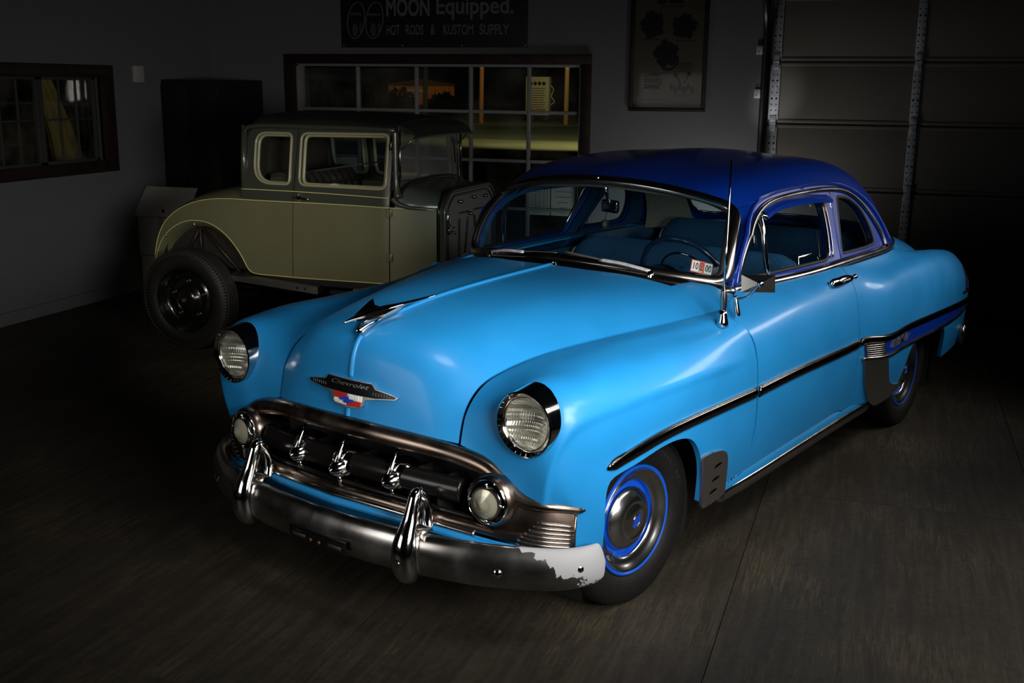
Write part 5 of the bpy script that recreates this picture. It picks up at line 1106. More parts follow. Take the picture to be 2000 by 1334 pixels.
# ---- wheels
def car_wheel(x, y, s, steer):
    t = thing('wheel', None, None, (x, s*(y-.1025), .3225), steer); t.parent = car
    h = .1025; tp_ = [(.205, .070), (.222, .088), (.245, .099), (.272, .1025), (.297, .099), (.314, .091), (.322, .082), (.3255, .074), (.329, .066)]
    for a, b in ((.060, .054), (.038, .032), (.006, -.006), (-.032, -.038), (-.054, -.060)): tp_ += [(.331, a), (.326, a-.001), (.326, b+.001), (.331, b)]
    tp_ += [(.329, -.066), (.3255, -.074), (.314, -.091), (.272, -.1025), (.222, -.088), (.205, -.070)]
    m4 = lambda pr: [(r, s*hh) for r, hh in pr]
    ty = obj('tyre', *lathe(m4(tp_), 'y', 72), RUBBER, t, True, 30)
    obj('rim', *lathe(m4([(.2125, .078), (.2115, .086), (.206, .089), (.199, .084), (.196, .070), (.180, .058), (.150, .046), (.148, .030), (.128, .028), (.120, .046), (.0, .05)]), 'y', 64), RIMBLUE, t, True, 40)
    obj('trim_ring', *lathe(m4([(.198, .083), (.196, .087), (.190, .085), (.178, .073), (.163, .064), (.153, .061), (.149, .055), (.150, .047)]), 'y', 64), HUBCHROME, t, True, 40)
    hc = obj('hub_cap', *lathe(m4([(.121, .040), (.1215, .052), (.118, .060), (.108, .068), (.094, .078), (.076, .086), (.070, .0865), (.066, .083), (.062, .084), (.050, .090), (.030, .0935), (.0005, .0945)]), 'y', 64), HUBCHROME, t, True, 60)
    bt = [(-.03,.010),(-.012,.010),(-.012,.018),(.012,.018),(.012,.010),(.03,.010),(.025,-.010),(.012,-.010),(.012,-.018),(-.012,-.018),(-.012,-.010),(-.025,-.010)]
    ca, sa = math.cos(-.75), math.sin(-.75); bt2 = [(a*ca-b*sa, a*sa+b*ca) for a, b in bt]
    obj('cap_bowtie', *prism(bt2, s*.0930, s*.0962), BOWBLUE, hc, False)
    obj('cap_bowtie_edge', *tube([(a*1.04, s*.0955, b*1.04) for a, b in resample(bt2, .02)], .0016, 5, closed=True), CHROME, hc)
    vs_ = (-.6 if s > 0 else .6); obj('valve_stem', *tube([(.165*math.cos(vs_), s*.06, .165*math.sin(vs_)), (.165*math.cos(vs_)-.004, s*.084, .165*math.sin(vs_))], [.008, .006], 8), RUBBER, t)
    for txt, a0 in (('205/70R15', 1.62), ('90T', 2.62)):
        mb = MB()
        for i, chh in enumerate(txt):
            V, F = text_mesh(chh, .030, .0006, bold=.0004); a = a0+.092*i; r = .268
            mb.add(V, F, basis((r*math.cos(a), s*.1032, r*math.sin(a)), (-math.sin(a), 0, math.cos(a)), (0, s, 0)))
        if s > 0: mb.build('sidewall_lettering', mat('raised rubber', (.022, .021, .02), .5), ty, False)
    return t
car_wheel(0, .817, 1, math.radians(-5.5)); car_wheel(0, .817, -1, math.radians(-5.5)); car_wheel(-2.921, .843, 1, 0); car_wheel(-2.921, .843, -1, 0)
# ---- underbody and cabin
ub = MB(); ub.add(*box((-1.6, 0, .30), (4.5, 1.1, .10))); ub.add(*box((-1.55, 0, .31), (1.7, 1.72, .06))); ub.add(*box((.1, 0, .55), (.7, .75, .3))); ub.add(*box((-3.5, 0, .55), (.85, 1.2, .4))); ub.build('underbody', DARK, car, False)
obj('front_axle', *tube([(0, -.68, .3225), (0, .68, .3225)], .04, 12), DARK, car); obj('rear_axle', *tube([(-2.921, -.72, .3225), (-2.921, .72, .3225)], .05, 12), DARK, car)
obj('firewall', *box((-.66, 0, .68), (.04, 1.36, .62)), DARK, car, False)
db = MB()
V, F = sweep_var([(-.86, y, 1.0) for y in np.linspace(-.655, .655, 21)], np.tile((0, 0, 1.), (21, 1)), np.full(21, .09), np.full(21, .07), 16)
obj('dashboard', V, F, TRIMBLUE, car)
obj('dash_top', *box((-.76, 0, 1.060), (.14, 1.18, .012), .004), DARK, car)
obj('instrument_pod', *lathe([(.0005, -.05), (.11, -.05), (.135, -.02), (.14, .03)], 'x', 32, (-.88, .39, 1.0)), TRIMBLUE, car)
st = thing('steering_wheel', None, None, (-1.03, .395, 1.06)); st.parent = car
q = Matrix.Rotation(math.radians(27), 4, 'Y')
rim_ = [q @ Vector((0, .205*math.cos(a), .205*math.sin(a))) for a in np.linspace(0, 2*PI, 64, endpoint=False)]
obj('rim', *tube([tuple(v) for v in rim_], [.0125+.0016*math.sin(i*PI/2) for i in range(64)], 10, closed=True), mat('steering wheel navy', (.008, .02, .05), .25, coat=.5), st)
for a in (-.35, PI+.35, -PI/2): obj('spoke', *tube([tuple(q @ Vector((.03, .04*math.cos(a), .04*math.sin(a)))), tuple(q @ Vector((.0, .2*math.cos(a), .2*math.sin(a))))], [.014, .010], 8), TRIMBLUE, st)
obj('hub', *tube([tuple(q @ Vector((-.02, 0, 0))), tuple(q @ Vector((.10, 0, 0))), tuple(q @ Vector((.30, 0, 0)))], [.045, .05, .045], 18), mat('column blue', (.02, .13, .30), .3, coat=.4), st)
hr = [q @ Vector((-.012, .12*math.cos(a), .12*math.sin(a))) for a in np.linspace(0, 2*PI, 48, endpoint=False)]
obj('horn_ring', *tube([tuple(v) for v in hr], .005, 8, closed=True), CHROME, st)
def seat_back(name, x, zt, zb, w, m):
    V = []; F = []; n = 27
    prof = [(0, zb), (.02, zb+.2), (-.03, zt-.12), (-.06, zt-.03), (-.10, zt), (-.15, zt-.015), (-.18, zt-.10), (-.16, zb)]
    for i in range(n):
        y = -w+2*w*i/(n-1); e_ = abs(y)/w; d = .05*max(0, (e_-.82)/.18)**2*1.6
        for a, z in prof: V.append((x+a, y*(1), z-d*(1 if z > zb+.1 else 0)))
    k = len(prof)
    for i in range(n-1):
        for j in range(k-1): F.append((i*k+j, (i+1)*k+j, (i+1)*k+j+1, i*k+j+1))
    F += [tuple(range(k)), tuple((n-1)*k+j for j in range(k))[::-1]]
    s1 = obj(name, V, F, m, car, True, 50)
    for s in (-1, 1):
        pp = [(x+a, s*(w-.004), z-.06*(z > zb+.1)*1.3) for a, z in prof[1:7]]; obj('piping', *tube(spl(pp, 20), .006, 6), PIPING, s1)
    return s1
seat_back('front_seat_back', -1.62, 1.10, .55, .66, SEATBLUE); obj('front_seat_cushion', *box((-1.40, 0, .55), (.52, 1.32, .20), .06), SEATBLUE, car, True, 50)
seat_back('rear_seat_back', -2.52, 1.12, .55, .62, SEATBLUE); obj('rear_seat_cushion', *box((-2.28, 0, .55), (.48, 1.24, .18), .06), SEATBLUE, car, True, 50)
obj('parcel_shelf', *box((-2.92, 0, 1.035), (.62, 1.15, .02), .005), mat('parcel shelf speckle', (.055, .052, .035), .9, noise=.5, nscale=300), car)
for s in (-1, 1):
    obj('inner_door_card', *box((-1.60, s*.745, .70), (1.35, .03, .62), .01), TRIMBLUE, car); obj('inner_quarter_card', *box((-2.35, s*.76, .75), (.75, .03, .62), .01), TRIMBLUE, car)
    obj('window_crank', *tube([(-1.3, s*.73, .92), (-1.3, s*.70, .92), (-1.38, s*.70, .95)], .008, 8), CHROME, car)
rm = thing('rear_view_mirror', None, None, (-1.02, .0, 1.415)); rm.parent = car
obj('mirror_housing', *box((0, .0, -.065), (.025, .11, .060), .012), CHROME, rm, True, 40).rotation_euler.z = -.25
obj('mirror_stem', *tube([(.05, 0, .055), (.035, .0, .0), (.012, .0, -.05)], [.012, .008, .008], 10), CHROME, rm)
obj('dangling_token', *lathe([(.0005, -.012), (.02, -.010), (.022, .01), (.0005, .012)], 'y', 18, (.01, -.02, -.15)), mat('token', (.03, .028, .02), .6), rm)
obj('token_cord', *tube([(.01, -.01, -.09), (.01, -.02, -.13)], .002, 5), DARK, rm)
obj('tassel', *tube(spl([(-1.86, .70, 1.36), (-1.86, .70, 1.24), (-1.855, .705, 1.14)], 10), np.linspace(.006, .014, 10), 8), mat('tan tassel', (.25, .15, .05), .9), car)

# ================================================================== THE OLIVE COUPE (x forward, y to its left, z up; origin under the rear axle)
fd = thing('hot_rod_coupe', 'olive green antique coupe without hood or fenders behind the blue car', 'car', (-3.16, 3.37, 0), math.radians(-1.3))
def fboth(o): mirror(o, fd); return o
class Side:
    """right-hand body side: y as a function of x and z (domain = x, z)"""
    def y(s, x, z):
        w = .61-.006*((z-.85)/.3)**2
        w = w-np.where(z > 1.10, .10*(z-1.10), 0)
        w = w-.075*(np.maximum(.35-x, 0)/.8)**1.6
        w = w-np.where(x > 1.5, .12*(np.maximum(x-1.5, 0)/.36)**1.4, 0)
        return -w
    def __call__(s, uv): uv = np.atleast_2d(uv); x, z = uv[:, 0], uv[:, 1]; x2 = np.minimum(x, 5); return np.stack([x, s.y(x2, z), z], 1)
    def nrm(s, uv):
        e = 1e-4; uv = np.atleast_2d(uv); a = s(uv+[e, 0])-s(uv-[e, 0]); b = s(uv+[0, e])-s(uv-[0, e]); n = np.cross(b, a); n /= np.linalg.norm(n, axis=1)[:, None]
        return n*np.sign(-n[:, 1:2])
FS = Side()
def yside(x, z): return float(FS(np.array([[x, z]]))[0, 1])
arch_pts = spl([(-.412,.598),(-.37,.70),(-.29,.80),(-.174,.874),(-.08,.905),(.005,.912),(.10,.903),(.22,.850),(.32,.762),(.40,.645),(.445,.575),(.50,.556)], 40)
stripe_top = spl([(.49,1.083),(.30,1.083),(.10,1.069),(-.05,1.033),(-.165,.983),(-.292,.891),(-.36,.80),(-.40,.70),(-.425,.60)], 30)
quarter = list(arch_pts)+[(.79,.548),(.812,1.085)]+list(stripe_top)
q1 = panel(FS, quarter, 'quarter_panel', OLIVE, fd, .022, (), .025); fboth(q1)
door_lo = [(.797,.548),(1.543,.553),(1.552,1.078),(.818,1.083)]
dl = panel(FS, door_lo, 'door_lower', OLIVE, fd, .025, (), .02); fboth(dl)
cowl_lo = [(1.55,.553),(1.852,.552),(1.852,1.068),(1.559,1.076)]
fboth(panel(FS, cowl_lo, 'cowl_side', OLIVE, fd, .02, (), .02))
belt_q = [(.405,1.088),(.812,1.087),(.818,1.158),(.405,1.158)]
fboth(panel(FS, belt_q, 'belt_band', GREYGREEN, fd, .02, (), .012, lift=.004))
fboth(panel(FS, [(.818,1.087),(1.552,1.08),(1.553,1.140),(.822,1.156)], 'door_belt_band', GREYGREEN, fd, .02, (), .012, lift=.004))
wD = round_poly([(.862,1.205),(1.525,1.20),(1.525,1.562),(.862,1.555)], [.05,.05,.04,.05], 5)
wQ = round_poly([(.50,1.205),(.785,1.205),(.785,1.552),(.50,1.552)], [.15,.04,.04,.08], 6)
up_q = round_poly([(.405,1.155),(.815,1.155),(.832,1.600),(.415,1.600)], [.01,.005,.005,.10], 6)
fboth(panel(FS, up_q, 'upper_quarter', GREYGREEN, fd, .022, [wQ], .03))
up_d = [(.823,1.157),(1.552,1.142),(1.556,1.597),(.838,1.597)]
fboth(panel(FS, up_d, 'door_upper', GREYGREEN, fd, .022, [wD], .03))
def fl_(p2, lift): return FS(np.asarray(p2))+FS.nrm(np.asarray(p2))*lift
for nm, wp_ in (('door_window', wD), ('quarter_window', wQ)):
    rp = resample(wp_, .03); c0 = rp.mean(0)
    fr_ = fboth(obj(nm+'_frame', *tube(fl_(rp, .003), 1, 8, FS.nrm(rp), (.010, .012), closed=True), CREAMPAINT, fd))
    ip = c0+(rp-c0)*.955
    fboth(obj(nm+'_garnish', *tube(fl_(ip, -.028), 1, 8, FS.nrm(rp), (.014, .012), closed=True), CREAMPAINT, fd))
    g = panel(FS, wp_, nm+'_glass', GLASS, fd, .06, (), 0, lift=-.022); mirror(g, fd)
def pin(pts, n=60, name='pinstripe', r=.0032, lift=.003): return fboth(obj(name, *tube(fl_(spl(pts, n), lift), r, 6), CREAM, fd))
pin([(.40,1.160),(.818,1.159),(1.2,1.152),(1.552,1.143)], lift=.010)
pin([(1.848,1.070),(1.552,1.079),(1.0,1.086),(.49,1.0865),(.30,1.087),(.10,1.072),(-.05,1.036),(-.165,.986),(-.292,.894),(-.36,.80),(-.40,.70),(-.42,.61)], 90, lift=.004)
pin(list(arch_pts[:-1]+np.array([[.0, .004]]))+[(.60,.558),(.79,.556),(1.2,.557),(1.545,.560),(1.848,.558)], 120, lift=.003)
# arch lip and inner well
al = fl_(arch_pts, 0); V = []; F = []
for i, p in enumerate(al):
    q_ = np.array([.02, .905-.30, 0]); cdir = np.array([.02-p[0], 0, .48-p[2]]); cdir /= np.linalg.norm(cdir)
    V += [p+[0, .004, 0], p+cdir*.035+[0, .028, 0], p+cdir*.055+[0, .10, 0]]
for i in range(len(al)-1):
    for j in range(2): F.append((3*i+j, 3*i+3+j, 3*i+4+j, 3*i+1+j))
fboth(obj('wheel_arch_lip', V, F, OLIVE, fd))
W_ = MB(); ctr = [(x, z) for x, z in arch_pts]; W_.add(*prism([(-.40,.56),(-.35,.75),(-.2,.88),(0,.92),(.2,.87),(.36,.72),(.48,.56)], -.46, -.44)); fboth(W_.build('inner_fender', mat('inner fender black', (.014, .013, .011), .6), fd))
pw_ = [(.02+(p[0]-.02)*.90, p[2]*.985) for p in al]; V = []; F = []
for x, z in pw_: V += [(x, -.52, z), (x, -.44, z)]
for i in range(len(pw_)-1): F.append((2*i, 2*i+1, 2*i+3, 2*i+2))
fboth(obj('well_arch', V, F, mat('inner fender black', (), 0), fd))
BR = mat('brace tube', (.045, .03, .022), .45, .6)
for a, b, r in (((-.035, -.50, .87), (-.035, -.50, .60), .010), ((-.02, -.50, .855), (.29, -.50, .545), .012), ((-.045, -.49, .85), (-.20, -.49, .60), .008)): fboth(obj('well_brace', *tube([a, b], r, 8), BR, fd))
for x, z in ((-.034, .885), (-.285, .79), (.405, .61)): fboth(obj('arch_screw', *lathe([(.0005, -.578), (.007, -.576), (.008, -.570)], 'y', 8, (x, 0, z)), CHROME, fd))
# rear deck
dk = spl([(.41,0,1.172),(.30,0,1.166),(.13,0,1.140),(-.05,0,1.10),(-.19,0,1.045),(-.31,0,.945),(-.385,0,.84),(-.435,0,.72),(-.465,0,.60)], 30)
edge = [(x, yside(x, z)+.002, z) for x, z in stripe_top]
ed = spl(edge, 30); ed[0] = (.41, -.605, 1.09)
cols = []
for i in range(30):
    e = ed[i]; t = dk[i]; row = []
    for f in (-1, -.97, -.86, -.6, 0, .6, .86, .97, 1):
        a = abs(f); k = 1-a**5.0
        row.append((e[0]*(1-k)+t[0]*k, -e[1]*f*1.0, e[2]*(1-k)+t[2]*k))
    cols.append(row)
V = [p for r in cols for p in r]; F = [(9*i+j, 9*i+j+1, 9*i+10+j, 9*i+9+j) for i in range(29) for j in range(8)]
obj('rear_deck', V, F, OLIVE, fd)
obj('tail_panel', *box((-.455, 0, .57), (.03, .98, .16), .01), OLIVE, fd)
# roof, rear wall, visor
rc_ = [[(.395,1.30),(.398,1.30),(.40,1.30),(.40,1.30)]]
def rrow(x, drop, edge_z=1.592, yw=.562): return [(x, -yw, edge_z-drop*.35), (x, -yw+.012, edge_z+.032-drop*.6), (x, -.46, 1.672-drop), (x, -.25, 1.688-drop), (x, 0, 1.693-drop), (x, .25, 1.688-drop), (x, .46, 1.672-drop), (x, yw-.012, edge_z+.032-drop*.6), (x, yw, edge_z-drop*.35)]
RF = Surf(np.array([[(.412, y*.95, z-.22) for _, y, z in rrow(0, .12)], [(.432, y*.975, z-.01) for _, y, z in rrow(0, .10)], rrow(.47, .03), rrow(.62, .004), rrow(.9, 0), rrow(1.2, .004), rrow(1.45, .018), rrow(1.60, .034)]))
panel(RF, [(0, 0), (RF.tu[-1], 0), (RF.tu[-1], RF.tv[-1]), (0, RF.tv[-1])], 'roof', ROOFBLACK, fd, .035, (), .01)
for s in (-1, 1):
    obj('roof_rail', *tube(spl([(.405, s*.555, 1.50), (.43, s*.566, 1.575), (.50, s*.568, 1.598), (.9, s*.568, 1.602), (1.3, s*.566, 1.600), (1.58, s*.555, 1.592)], 30), 1, 8, (0, s, .3), (.016, .010)), GREYGREEN, fd)
rw = Surf(np.array([[(.410, y, z) for y in (-.55, -.3, 0, .3, .55)] for z in (1.14, 1.25, 1.40, 1.52, 1.60)])+np.array([0, 0, 0]))
rwh = round_poly([(rw.tu[-1]*.42, rw.tv[-1]*.22), (rw.tu[-1]*.78, rw.tv[-1]*.22), (rw.tu[-1]*.78, rw.tv[-1]*.78), (rw.tu[-1]*.42, rw.tv[-1]*.78)], .04, 4)
panel(rw, [(0, 0), (rw.tu[-1], 0), (rw.tu[-1], rw.tv[-1]), (0, rw.tv[-1])], 'rear_wall', GREYGREEN, fd, .05, [rwh], .02)
panel(rw, rwh, 'rear_window', GLASS, fd, .06, (), 0)
fboth(obj('rear_corner', *tube([(.412, -.585, 1.15), (.412, -.575, 1.35), (.42, -.565, 1.56)], .022, 12), GREYGREEN, fd))
VS = Surf(np.array([[(1.585, y, 1.652-.020*abs(y/.5)**3) for y in np.linspace(-.54, .54, 9)], [(1.635, y*.97, 1.630-.016*abs(y/.5)**3) for y in np.linspace(-.54, .54, 9)], [(1.685, y*.93, 1.594-.012*abs(y/.5)**3) for y in np.linspace(-.54, .54, 9)], [(1.715, y*.90, 1.550-.008*abs(y/.5)**3) for y in np.linspace(-.54, .54, 9)]]))
panel(VS, [(0, 0), (VS.tu[-1], 0), (VS.tu[-1], VS.tv[-1]), (0, VS.tv[-1])], 'sun_visor', mat('visor green black', (.02, .022, .018), .3, coat=.5), fd, .025, (), .012)
obj('visor_edge', *tube(VS(np.stack([np.full(20, VS.tu[-1]), np.linspace(0, VS.tv[-1], 20)], 1)), .007, 8), GREYGREEN, fd)
# windscreen
for s in (-1, 1):
    obj('windscreen_post', *tube(spl([(1.575, s*.545, 1.60), (1.578, s*.548, 1.40), (1.588, s*.553, 1.20), (1.60, s*.555, 1.14)], 16), np.r_[np.full(12, .019), .022, .026, .03, .034], 10), GREYGREEN, fd)
    obj('post_edge', *tube([(1.604, s*.530, 1.60), (1.606, s*.532, 1.22)], .007, 8), OLDCHROME, fd)
    obj('visor_arm', *tube([(1.60, s*.50, 1.46), (1.70, s*.46, 1.555)], .005, 6), CHROME, fd)
obj('windscreen_header', *box((1.585, 0, 1.595), (.04, 1.08, .035), .008), GREYGREEN, fd, True, 40)
obj('windscreen_glass', *box((1.592, 0, 1.40), (.004, 1.02, .36)), glass_mat('dusty screen', (.9, .9, .85), 1., .03, .16), fd, False)
obj('windscreen_sill', *tube(spl([(1.60, -.54, 1.15), (1.60, -.45, 1.205), (1.61, -.2, 1.235), (1.61, 0, 1.242), (1.61, .2, 1.235), (1.60, .45, 1.205), (1.60, .54, 1.15)], 40), .016, 8), mat('visor green black', (), 0), fd)
obj('screen_wiper', *tube([(1.61, .30, 1.58), (1.615, .38, 1.45), (1.615, .40, 1.32)], .004, 6), BLACK, fd)
# tank cowl and firewall
def csec(x, w, zt, zb): return [(x, -w, zb), (x, -w*1.0, zb+.03), (x, -w*.90, zb+(zt-zb)*.62), (x, -w*.60, zt-.018), (x, 0, zt), (x, w*.60, zt-.018), (x, w*.90, zb+(zt-zb)*.62), (x, w, zb+.03), (x, w, zb)]
CW = Surf(np.array([csec(1.585, .575, 1.238, 1.075), csec(1.68, .553, 1.226, 1.070), csec(1.78, .515, 1.205, 1.066), csec(1.852, .472, 1.185, 1.062)]))
cwp = [(0, 0), (CW.tu[-1], 0), (CW.tu[-1], CW.tv[-1]), (0, CW.tv[-1])]
panel(CW, cwp, 'tank_cowl', mat('tank cowl grey', (.10, .11, .10), .28, 0, .6, .15), fd, .02, (), .01)
for s in (-1, 1):
    obj('cowl_sweep', *tube(spl([(1.575, s*.592, 1.145), (1.60, s*.588, 1.115), (1.66, s*.573, 1.090), (1.76, s*.533, 1.076), (1.850, s*.477, 1.070)], 24), np.linspace(.022, .006, 24), 8), GREYGREEN, fd)
fwp = round_poly([(-.468,.50),(.468,.50),(.468,1.10),(.36,1.185),(-.36,1.185),(-.468,1.10)], [.03,.03,.10,.12,.12,.10], 6)
FW = mat('firewall olive', (.060, .060, .045), .32, .1, coat=.4)
obj('firewall', *prism([(y, z) for y, z in fwp], 1.860, 1.905, 'x'), FW, fd, True, 30)
inn_ = np.array([0, .84])+(fwp-np.array([0, .84]))*.9
obj('firewall_recess', *tube([(1.905, y, z) for y, z in resample(inn_, .04)], .008, 6, closed=True), FW, fd)
rim_f = resample(fwp, .03)
obj('firewall_bead', *tube([(1.857, y, z) for y, z in rim_f], .012, 8, closed=True), mat('firewall bead', (.03, .03, .025), .18, .6), fd)
obj('firewall_flange', *tube([(1.90, y, z) for y, z in rim_f], .014, 8, closed=True), FW, fd)
mb = MB()
for s in (-1, 1):
    mb.add(*tube([(1.908, s*.05, 1.02), (1.908, s*.22, 1.02)], .006, 6)); mb.add(*tube([(1.908, s*.06, .98), (1.908, s*.12, .70)], .006, 6)); mb.add(*tube([(1.908, s*.22, .98), (1.908, s*.22, .66)], .006, 6))
mb.build('firewall_ribs', FW, fd)
for y, z in ((-.20, 1.10), (.05, 1.11), (.28, 1.10), (-.33, .90), (.33, .9), (-.02, 1.00)): obj('firewall_stud', *lathe([(.0005, 1.925), (.010, 1.924), (.013, 1.905)], 'x', 12, (0, y, z)), OLDCHROME, fd)
obj('fuel_bracket', *box((1.90, -.432, .99), (.05, .03, .09), .008), CHROME, fd, True, 40); obj('hose_loop', *tube([(1.93+.0*math.cos(a), -.42+.05*math.cos(a), .93+.03*math.sin(a)) for a in np.linspace(0, 2*PI, 24, endpoint=False)], .006, 6, closed=True), CHROME, fd)
# door hardware
fh = thing('door_handle', None, None, (.865, yside(.865, 1.12)-.004, 1.118)); fh.parent = fd
obj('escutcheon', *lathe([(.0005, -.022), (.012, -.020), (.022, -.008), (.026, .002)], 'y', 20), CHROME, fh)
obj('lever', *sweep_var(spl([(-.025, -.028, .002), (.0, -.036, .004), (.05, -.038, .0), (.095, -.034, -.004)], 16), np.tile((0, -1., 0), (16, 1)), np.interp(np.linspace(0, 1, 16), [0, .3, 1], [.008, .012, .006]), np.full(16, .007), 10), CHROME, fh)
obj('spindle', *tube([(0, 0, 0), (0, -.036, .003)], .007, 8), CHROME, fh); obj('top_lug', *lathe([(.0005, -.02), (.008, -.018), (.009, 0)], 'y', 10, (0, 0, .026)), CHROME, fh)
for z in (1.045, .742, 1.47):
    m_ = OLIVE if z < 1.1 else GREYGREEN; y = yside(1.545, z)
    hm = MB().add(*tube([(1.545, y-.012, z-.032), (1.545, y-.012, z+.032)], .011, 12)).add(*box((1.560, y-.006, z), (.03, .012, .05), .004))
    fboth(hm.build('door_hinge', m_, fd, True, 40))
obj('mirror_bracket', *tube(spl([(1.55, yside(1.55, 1.52)-.004, 1.56), (1.553, yside(1.55, 1.5)-.02, 1.52), (1.55, yside(1.55, 1.47)-.02, 1.46)], 10), .008, 8), BLACK, fd)
# interior
obj('cabin_lining', *box((.445, 0, 1.36), (.02, 1.04, .46), .005), BROWN, fd); obj('parcel_tray', *box((.60, 0, 1.17), (.34, 1.06, .02), .004), BROWN, fd)
for s in (-1, 1): obj('door_card', *box((.98, s*.575, .90), (1.0, .012, .5), .004), BROWN, fd)
mb = MB()
for k in range(10):
    y = -.50+1.0*(k+.5)/10; P = spl([(.78, y, .75), (.74, y, 1.0), (.70, y, 1.17), (.66, y, 1.225), (.58, y, 1.21)], 12); mb.add(*tube(P, .056, 8))
mb.build('seat_back', mat('tufted brown seat', (.050, .036, .022), .7, noise=.2, nscale=40), fd)
obj('seat_cushion', *box((1.0, 0, .78), (.5, 1.05, .18), .06), BROWN, fd, True, 50)
MB().add([(.72, -.35, 1.26), (1.20, -.30, 1.335), (1.20, .30, 1.335), (.72, .30, 1.26), (.72, -.35, 1.272), (1.20, -.30, 1.345), (1.20, .30, 1.345), (.72, .30, 1.272)], [(3, 2, 1, 0), (4, 5, 6, 7), (0, 1, 5, 4), (1, 2, 6, 5), (2, 3, 7, 6), (3, 0, 4, 7)]).build('headlining_board', BROWN, fd, False)
obj('window_ledge_cloth', *sweep_var(spl([(1.02, -.56, 1.19), (1.08, -.55, 1.205), (1.16, -.55, 1.205), (1.22, -.56, 1.19)], 12), np.tile((0, 0, 1.), (12, 1)), np.full(12, .03), np.interp(np.linspace(0, 1, 12), [0, .5, 1], [.006, .018, .006]), 10), mat('cream cloth', (.5, .46, .34), .9), fd)
obj('steering_column', *tube([(1.75, .30, .85), (1.35, .30, 1.12)], .018, 10), BLACK, fd); obj('steering_wheel', *tube([(1.35+.10*math.cos(a)*.7, .30+.19*math.sin(a), 1.13+.13*math.cos(a)) for a in np.linspace(0, 2*PI, 40, endpoint=False)], .012, 8, closed=True), BLACK, fd)
obj('dashboard', *box((1.54, 0, 1.12), (.06, 1.0, .14), .02), GREYGREEN, fd, True, 40)
# chassis, running-board strip
ch = MB()
for s in (-1, 1): ch.add(*box((1.2, s*.38, .47), (3.2, .06, .12), .008)); ch.add(*box((1.17, s*.53, .525), (1.35, .10, .05), .008))
ch.add(*box((1.0, 0, .50), (1.7, 1.0, .04))); ch.add(*box((.0, 0, .60), (.7, .8, .04))); ch.build('chassis', DARK, fd, True, 35)
def diamond():
    m = bpy.data.materials.new('diamond plate'); m.use_nodes = True; nt = m.node_tree; b = nt.nodes['Principled BSDF']; b.inputs['Base Color'].default_value = (.42, .41, .40, 1); b.inputs['Metallic'].default_value = 1; b.inputs['Roughness'].default_value = .32
    tc = nt.nodes.new('ShaderNodeTexCoord'); v = nt.nodes.new('ShaderNodeTexVoronoi'); v.inputs['Scale'].default_value = 240; nt.links.new(tc.outputs['Object'], v.inputs['Vector']); bp = nt.nodes.new('ShaderNodeBump'); bp.inputs['Strength'].default_value = .6; bp.inputs['Distance'].default_value = .002; nt.links.new(v.outputs['Distance'], bp.inputs['Height']); nt.links.new(bp.outputs[0], b.inputs['Normal']); return m
DP = diamond()
def rstrip(x0, x1, z0, z1, w):
    n = 12; V = []; F = []
    for i in range(n):
        q = i/(n-1); x = x0+(x1-x0)*q; zt = z0+(z1-z0)*q
        V += [(x, -.60, zt+.010), (x, -.66, zt), (x, -.66, zt-w*(.75+.25*q)), (x, -.60, zt-w)]
    for i in range(n-1):
        for j in range(4): F.append((4*i+j, 4*i+(j+1) % 4, 4*i+4+(j+1) % 4, 4*i+4+j))
    F += [(0, 1, 2, 3), (4*n-1, 4*n-2, 4*n-3, 4*n-4)]; return V, F
fboth(obj('running_board_strip', *rstrip(.30, 1.02, .548, .508, .050), DP, fd, True, 40)); fboth(obj('running_board_strip', *rstrip(1.30, 1.52, .515, .515, .05), DP, fd, True, 40))
for x in (.86, .92): obj('strip_hole', *lathe([(.0005, -.6615), (.010, -.6615), (.010, -.659)], 'y', 10, (x, 0, .492)), DARK, fd)
obj('exhaust_stub', *tube([(.55, -.40, .44), (.68, -.44, .43)], .018, 10), STEEL, fd)
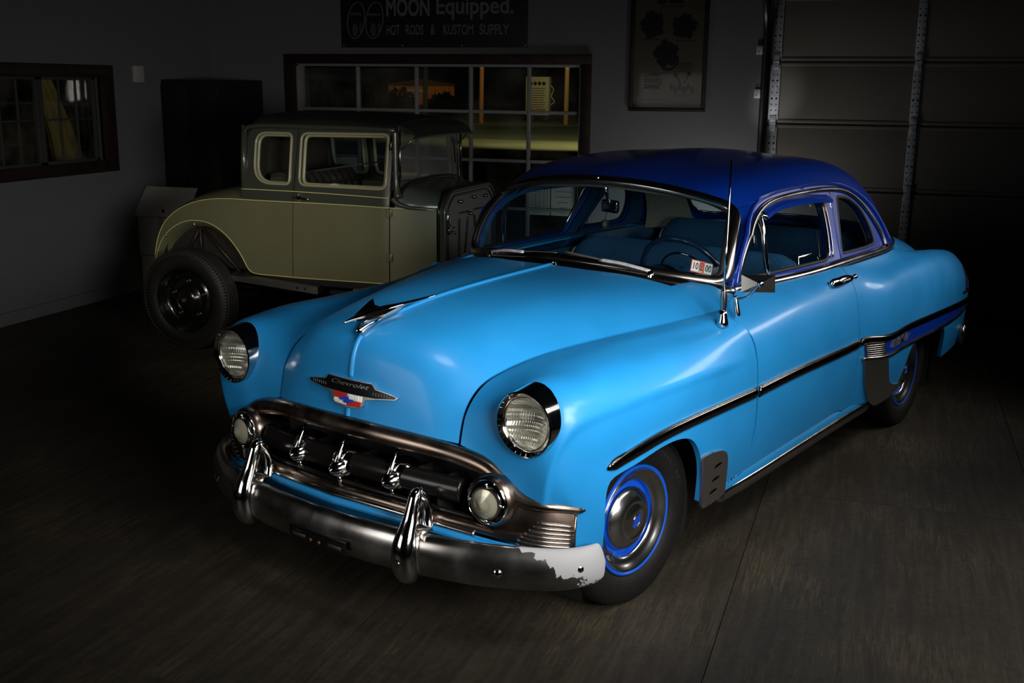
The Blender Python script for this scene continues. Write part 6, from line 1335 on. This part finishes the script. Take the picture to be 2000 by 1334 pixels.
# wheels
def rod_wheel(x, s, R=.365, w=.20, yo=.80):
    t = thing('wheel', None, None, (x, s*(yo-w/2), R-.003)); t.parent = fd; h = w/2
    m4 = lambda pr: [(r, s*hh) for r, hh in pr]
    tp_ = [(.225, h*.70), (.245, h*.90), (.275, h*.99), (.300, h), (.318, h*.97), (.330, h*.90), (.348, h*.80), (R-.010, h*.62)]
    for a in (.50, .25, .0, -.25, -.5): tp_ += [(R-.004, h*(a+.09)), (R, h*(a+.07)), (R, h*(a-.07)), (R-.004, h*(a-.09)), (R-.010, h*(a-.105))]
    tp_ += [(R-.010, -h*.64), (.330, -h*.9), (.300, -h), (.245, -h*.9), (.225, -h*.7)]
    ty = obj('tyre', *lathe(m4(tp_), 'y', 84), RUBBER, t, True, 35)
    mb = MB(); n = 96
    for i in range(n):
        a = 2*PI*i/n; ca, sa = math.cos(a), math.sin(a); da = .018; P = []
        for r, hh in ((.326, h*.955), (.349, h*.84), (R-.004, h*.66)):
            for d in (-da, da): P.append((r*math.cos(a+d), s*hh, r*math.sin(a+d)))
        Q = [(p[0]*1.014, p[1]*1.02+s*.002, p[2]*1.014) for p in P]
        mb.add(Q+P, [(0, 1, 3, 2), (2, 3, 5, 4), (0, 6, 7, 1), (1, 7, 9, 3), (3, 9, 11, 5), (0, 2, 8, 6), (2, 4, 10, 8), (4, 5, 11, 10)])
    st_ = mb.build('shoulder_lugs', mat('shoulder rubber', (.02, .0185, .016), .6), ty, False); st_['kind'] = 'stuff'
    obj('bead_ring', *lathe(m4([(.318, h*.975), (.3165, h*.998), (.313, h*.985)]), 'y', 84), RUBBER, ty)
    wh = obj('steel_wheel', *lathe(m4([(.236, h*.74), (.238, h*.82), (.232, h*.84), (.226, h*.76), (.222, h*.55), (.206, h*.45), (.203, h*.2), (.190, h*.12), (.185, h*.18), (.178, h*.12), (.168, h*.14), (.160, h*.22), (.145, h*.30), (.120, h*.30), (.100, h*.36), (.085, h*.62), (.060, h*.78), (.03, h*.84), (.0005, h*.86)]), 'y', 72), BLACK, t, True, 60)
    for k in range(5):
        a = 2*PI*k/5+PI/2; x_, z_ = .132*math.cos(a), .132*math.sin(a)
        obj('lug_nut', *lathe(m4([(.0005, h*.30+.02), (.006, h*.30+.02), (.011, h*.30+.012), (.013, h*.30-.004)]), 'y', 6, (x_, 0, z_)), mat('rusty nut', (.20, .10, .04), .5, .8), wh, False)
        obj('lug_boss', *lathe(m4([(.014, h*.34), (.022, h*.33), (.026, h*.26)]), 'y', 16, (x_, 0, z_)), BLACK, wh)
    obj('axle_nut', *lathe(m4([(.0005, h*.86+.022), (.010, h*.86+.021), (.017, h*.86+.012), (.018, h*.80)]), 'y', 6), mat('rusty nut', (), 0), wh, False)
    for k in range(10):
        a = 2*PI*k/10+.3; obj('wheel_rivet', *lathe(m4([(.0005, h*.19), (.006, h*.18), (.007, h*.12)]), 'y', 8, (.186*math.cos(a), 0, .186*math.sin(a))), BLACK, wh)
    return t
rod_wheel(0, -1); rod_wheel(0, 1); rod_wheel(2.63, -1, .335, .13, .76); rod_wheel(2.63, 1, .335, .13, .76)
ax = MB(); ax.add(*tube([(0, -.72, .362), (0, .72, .362)], .045, 12)); obj('front_axle', *tube([(2.63, -.70, .332), (2.63, .70, .332)], .03, 10), DARK, fd); ax.add(*lathe([(.0005, -.12), (.10, -.09), (.14, 0), (.10, .09), (.0005, .12)], 'y', 20, (0, 0, .362))); ax.build('rear_axle', DARK, fd)
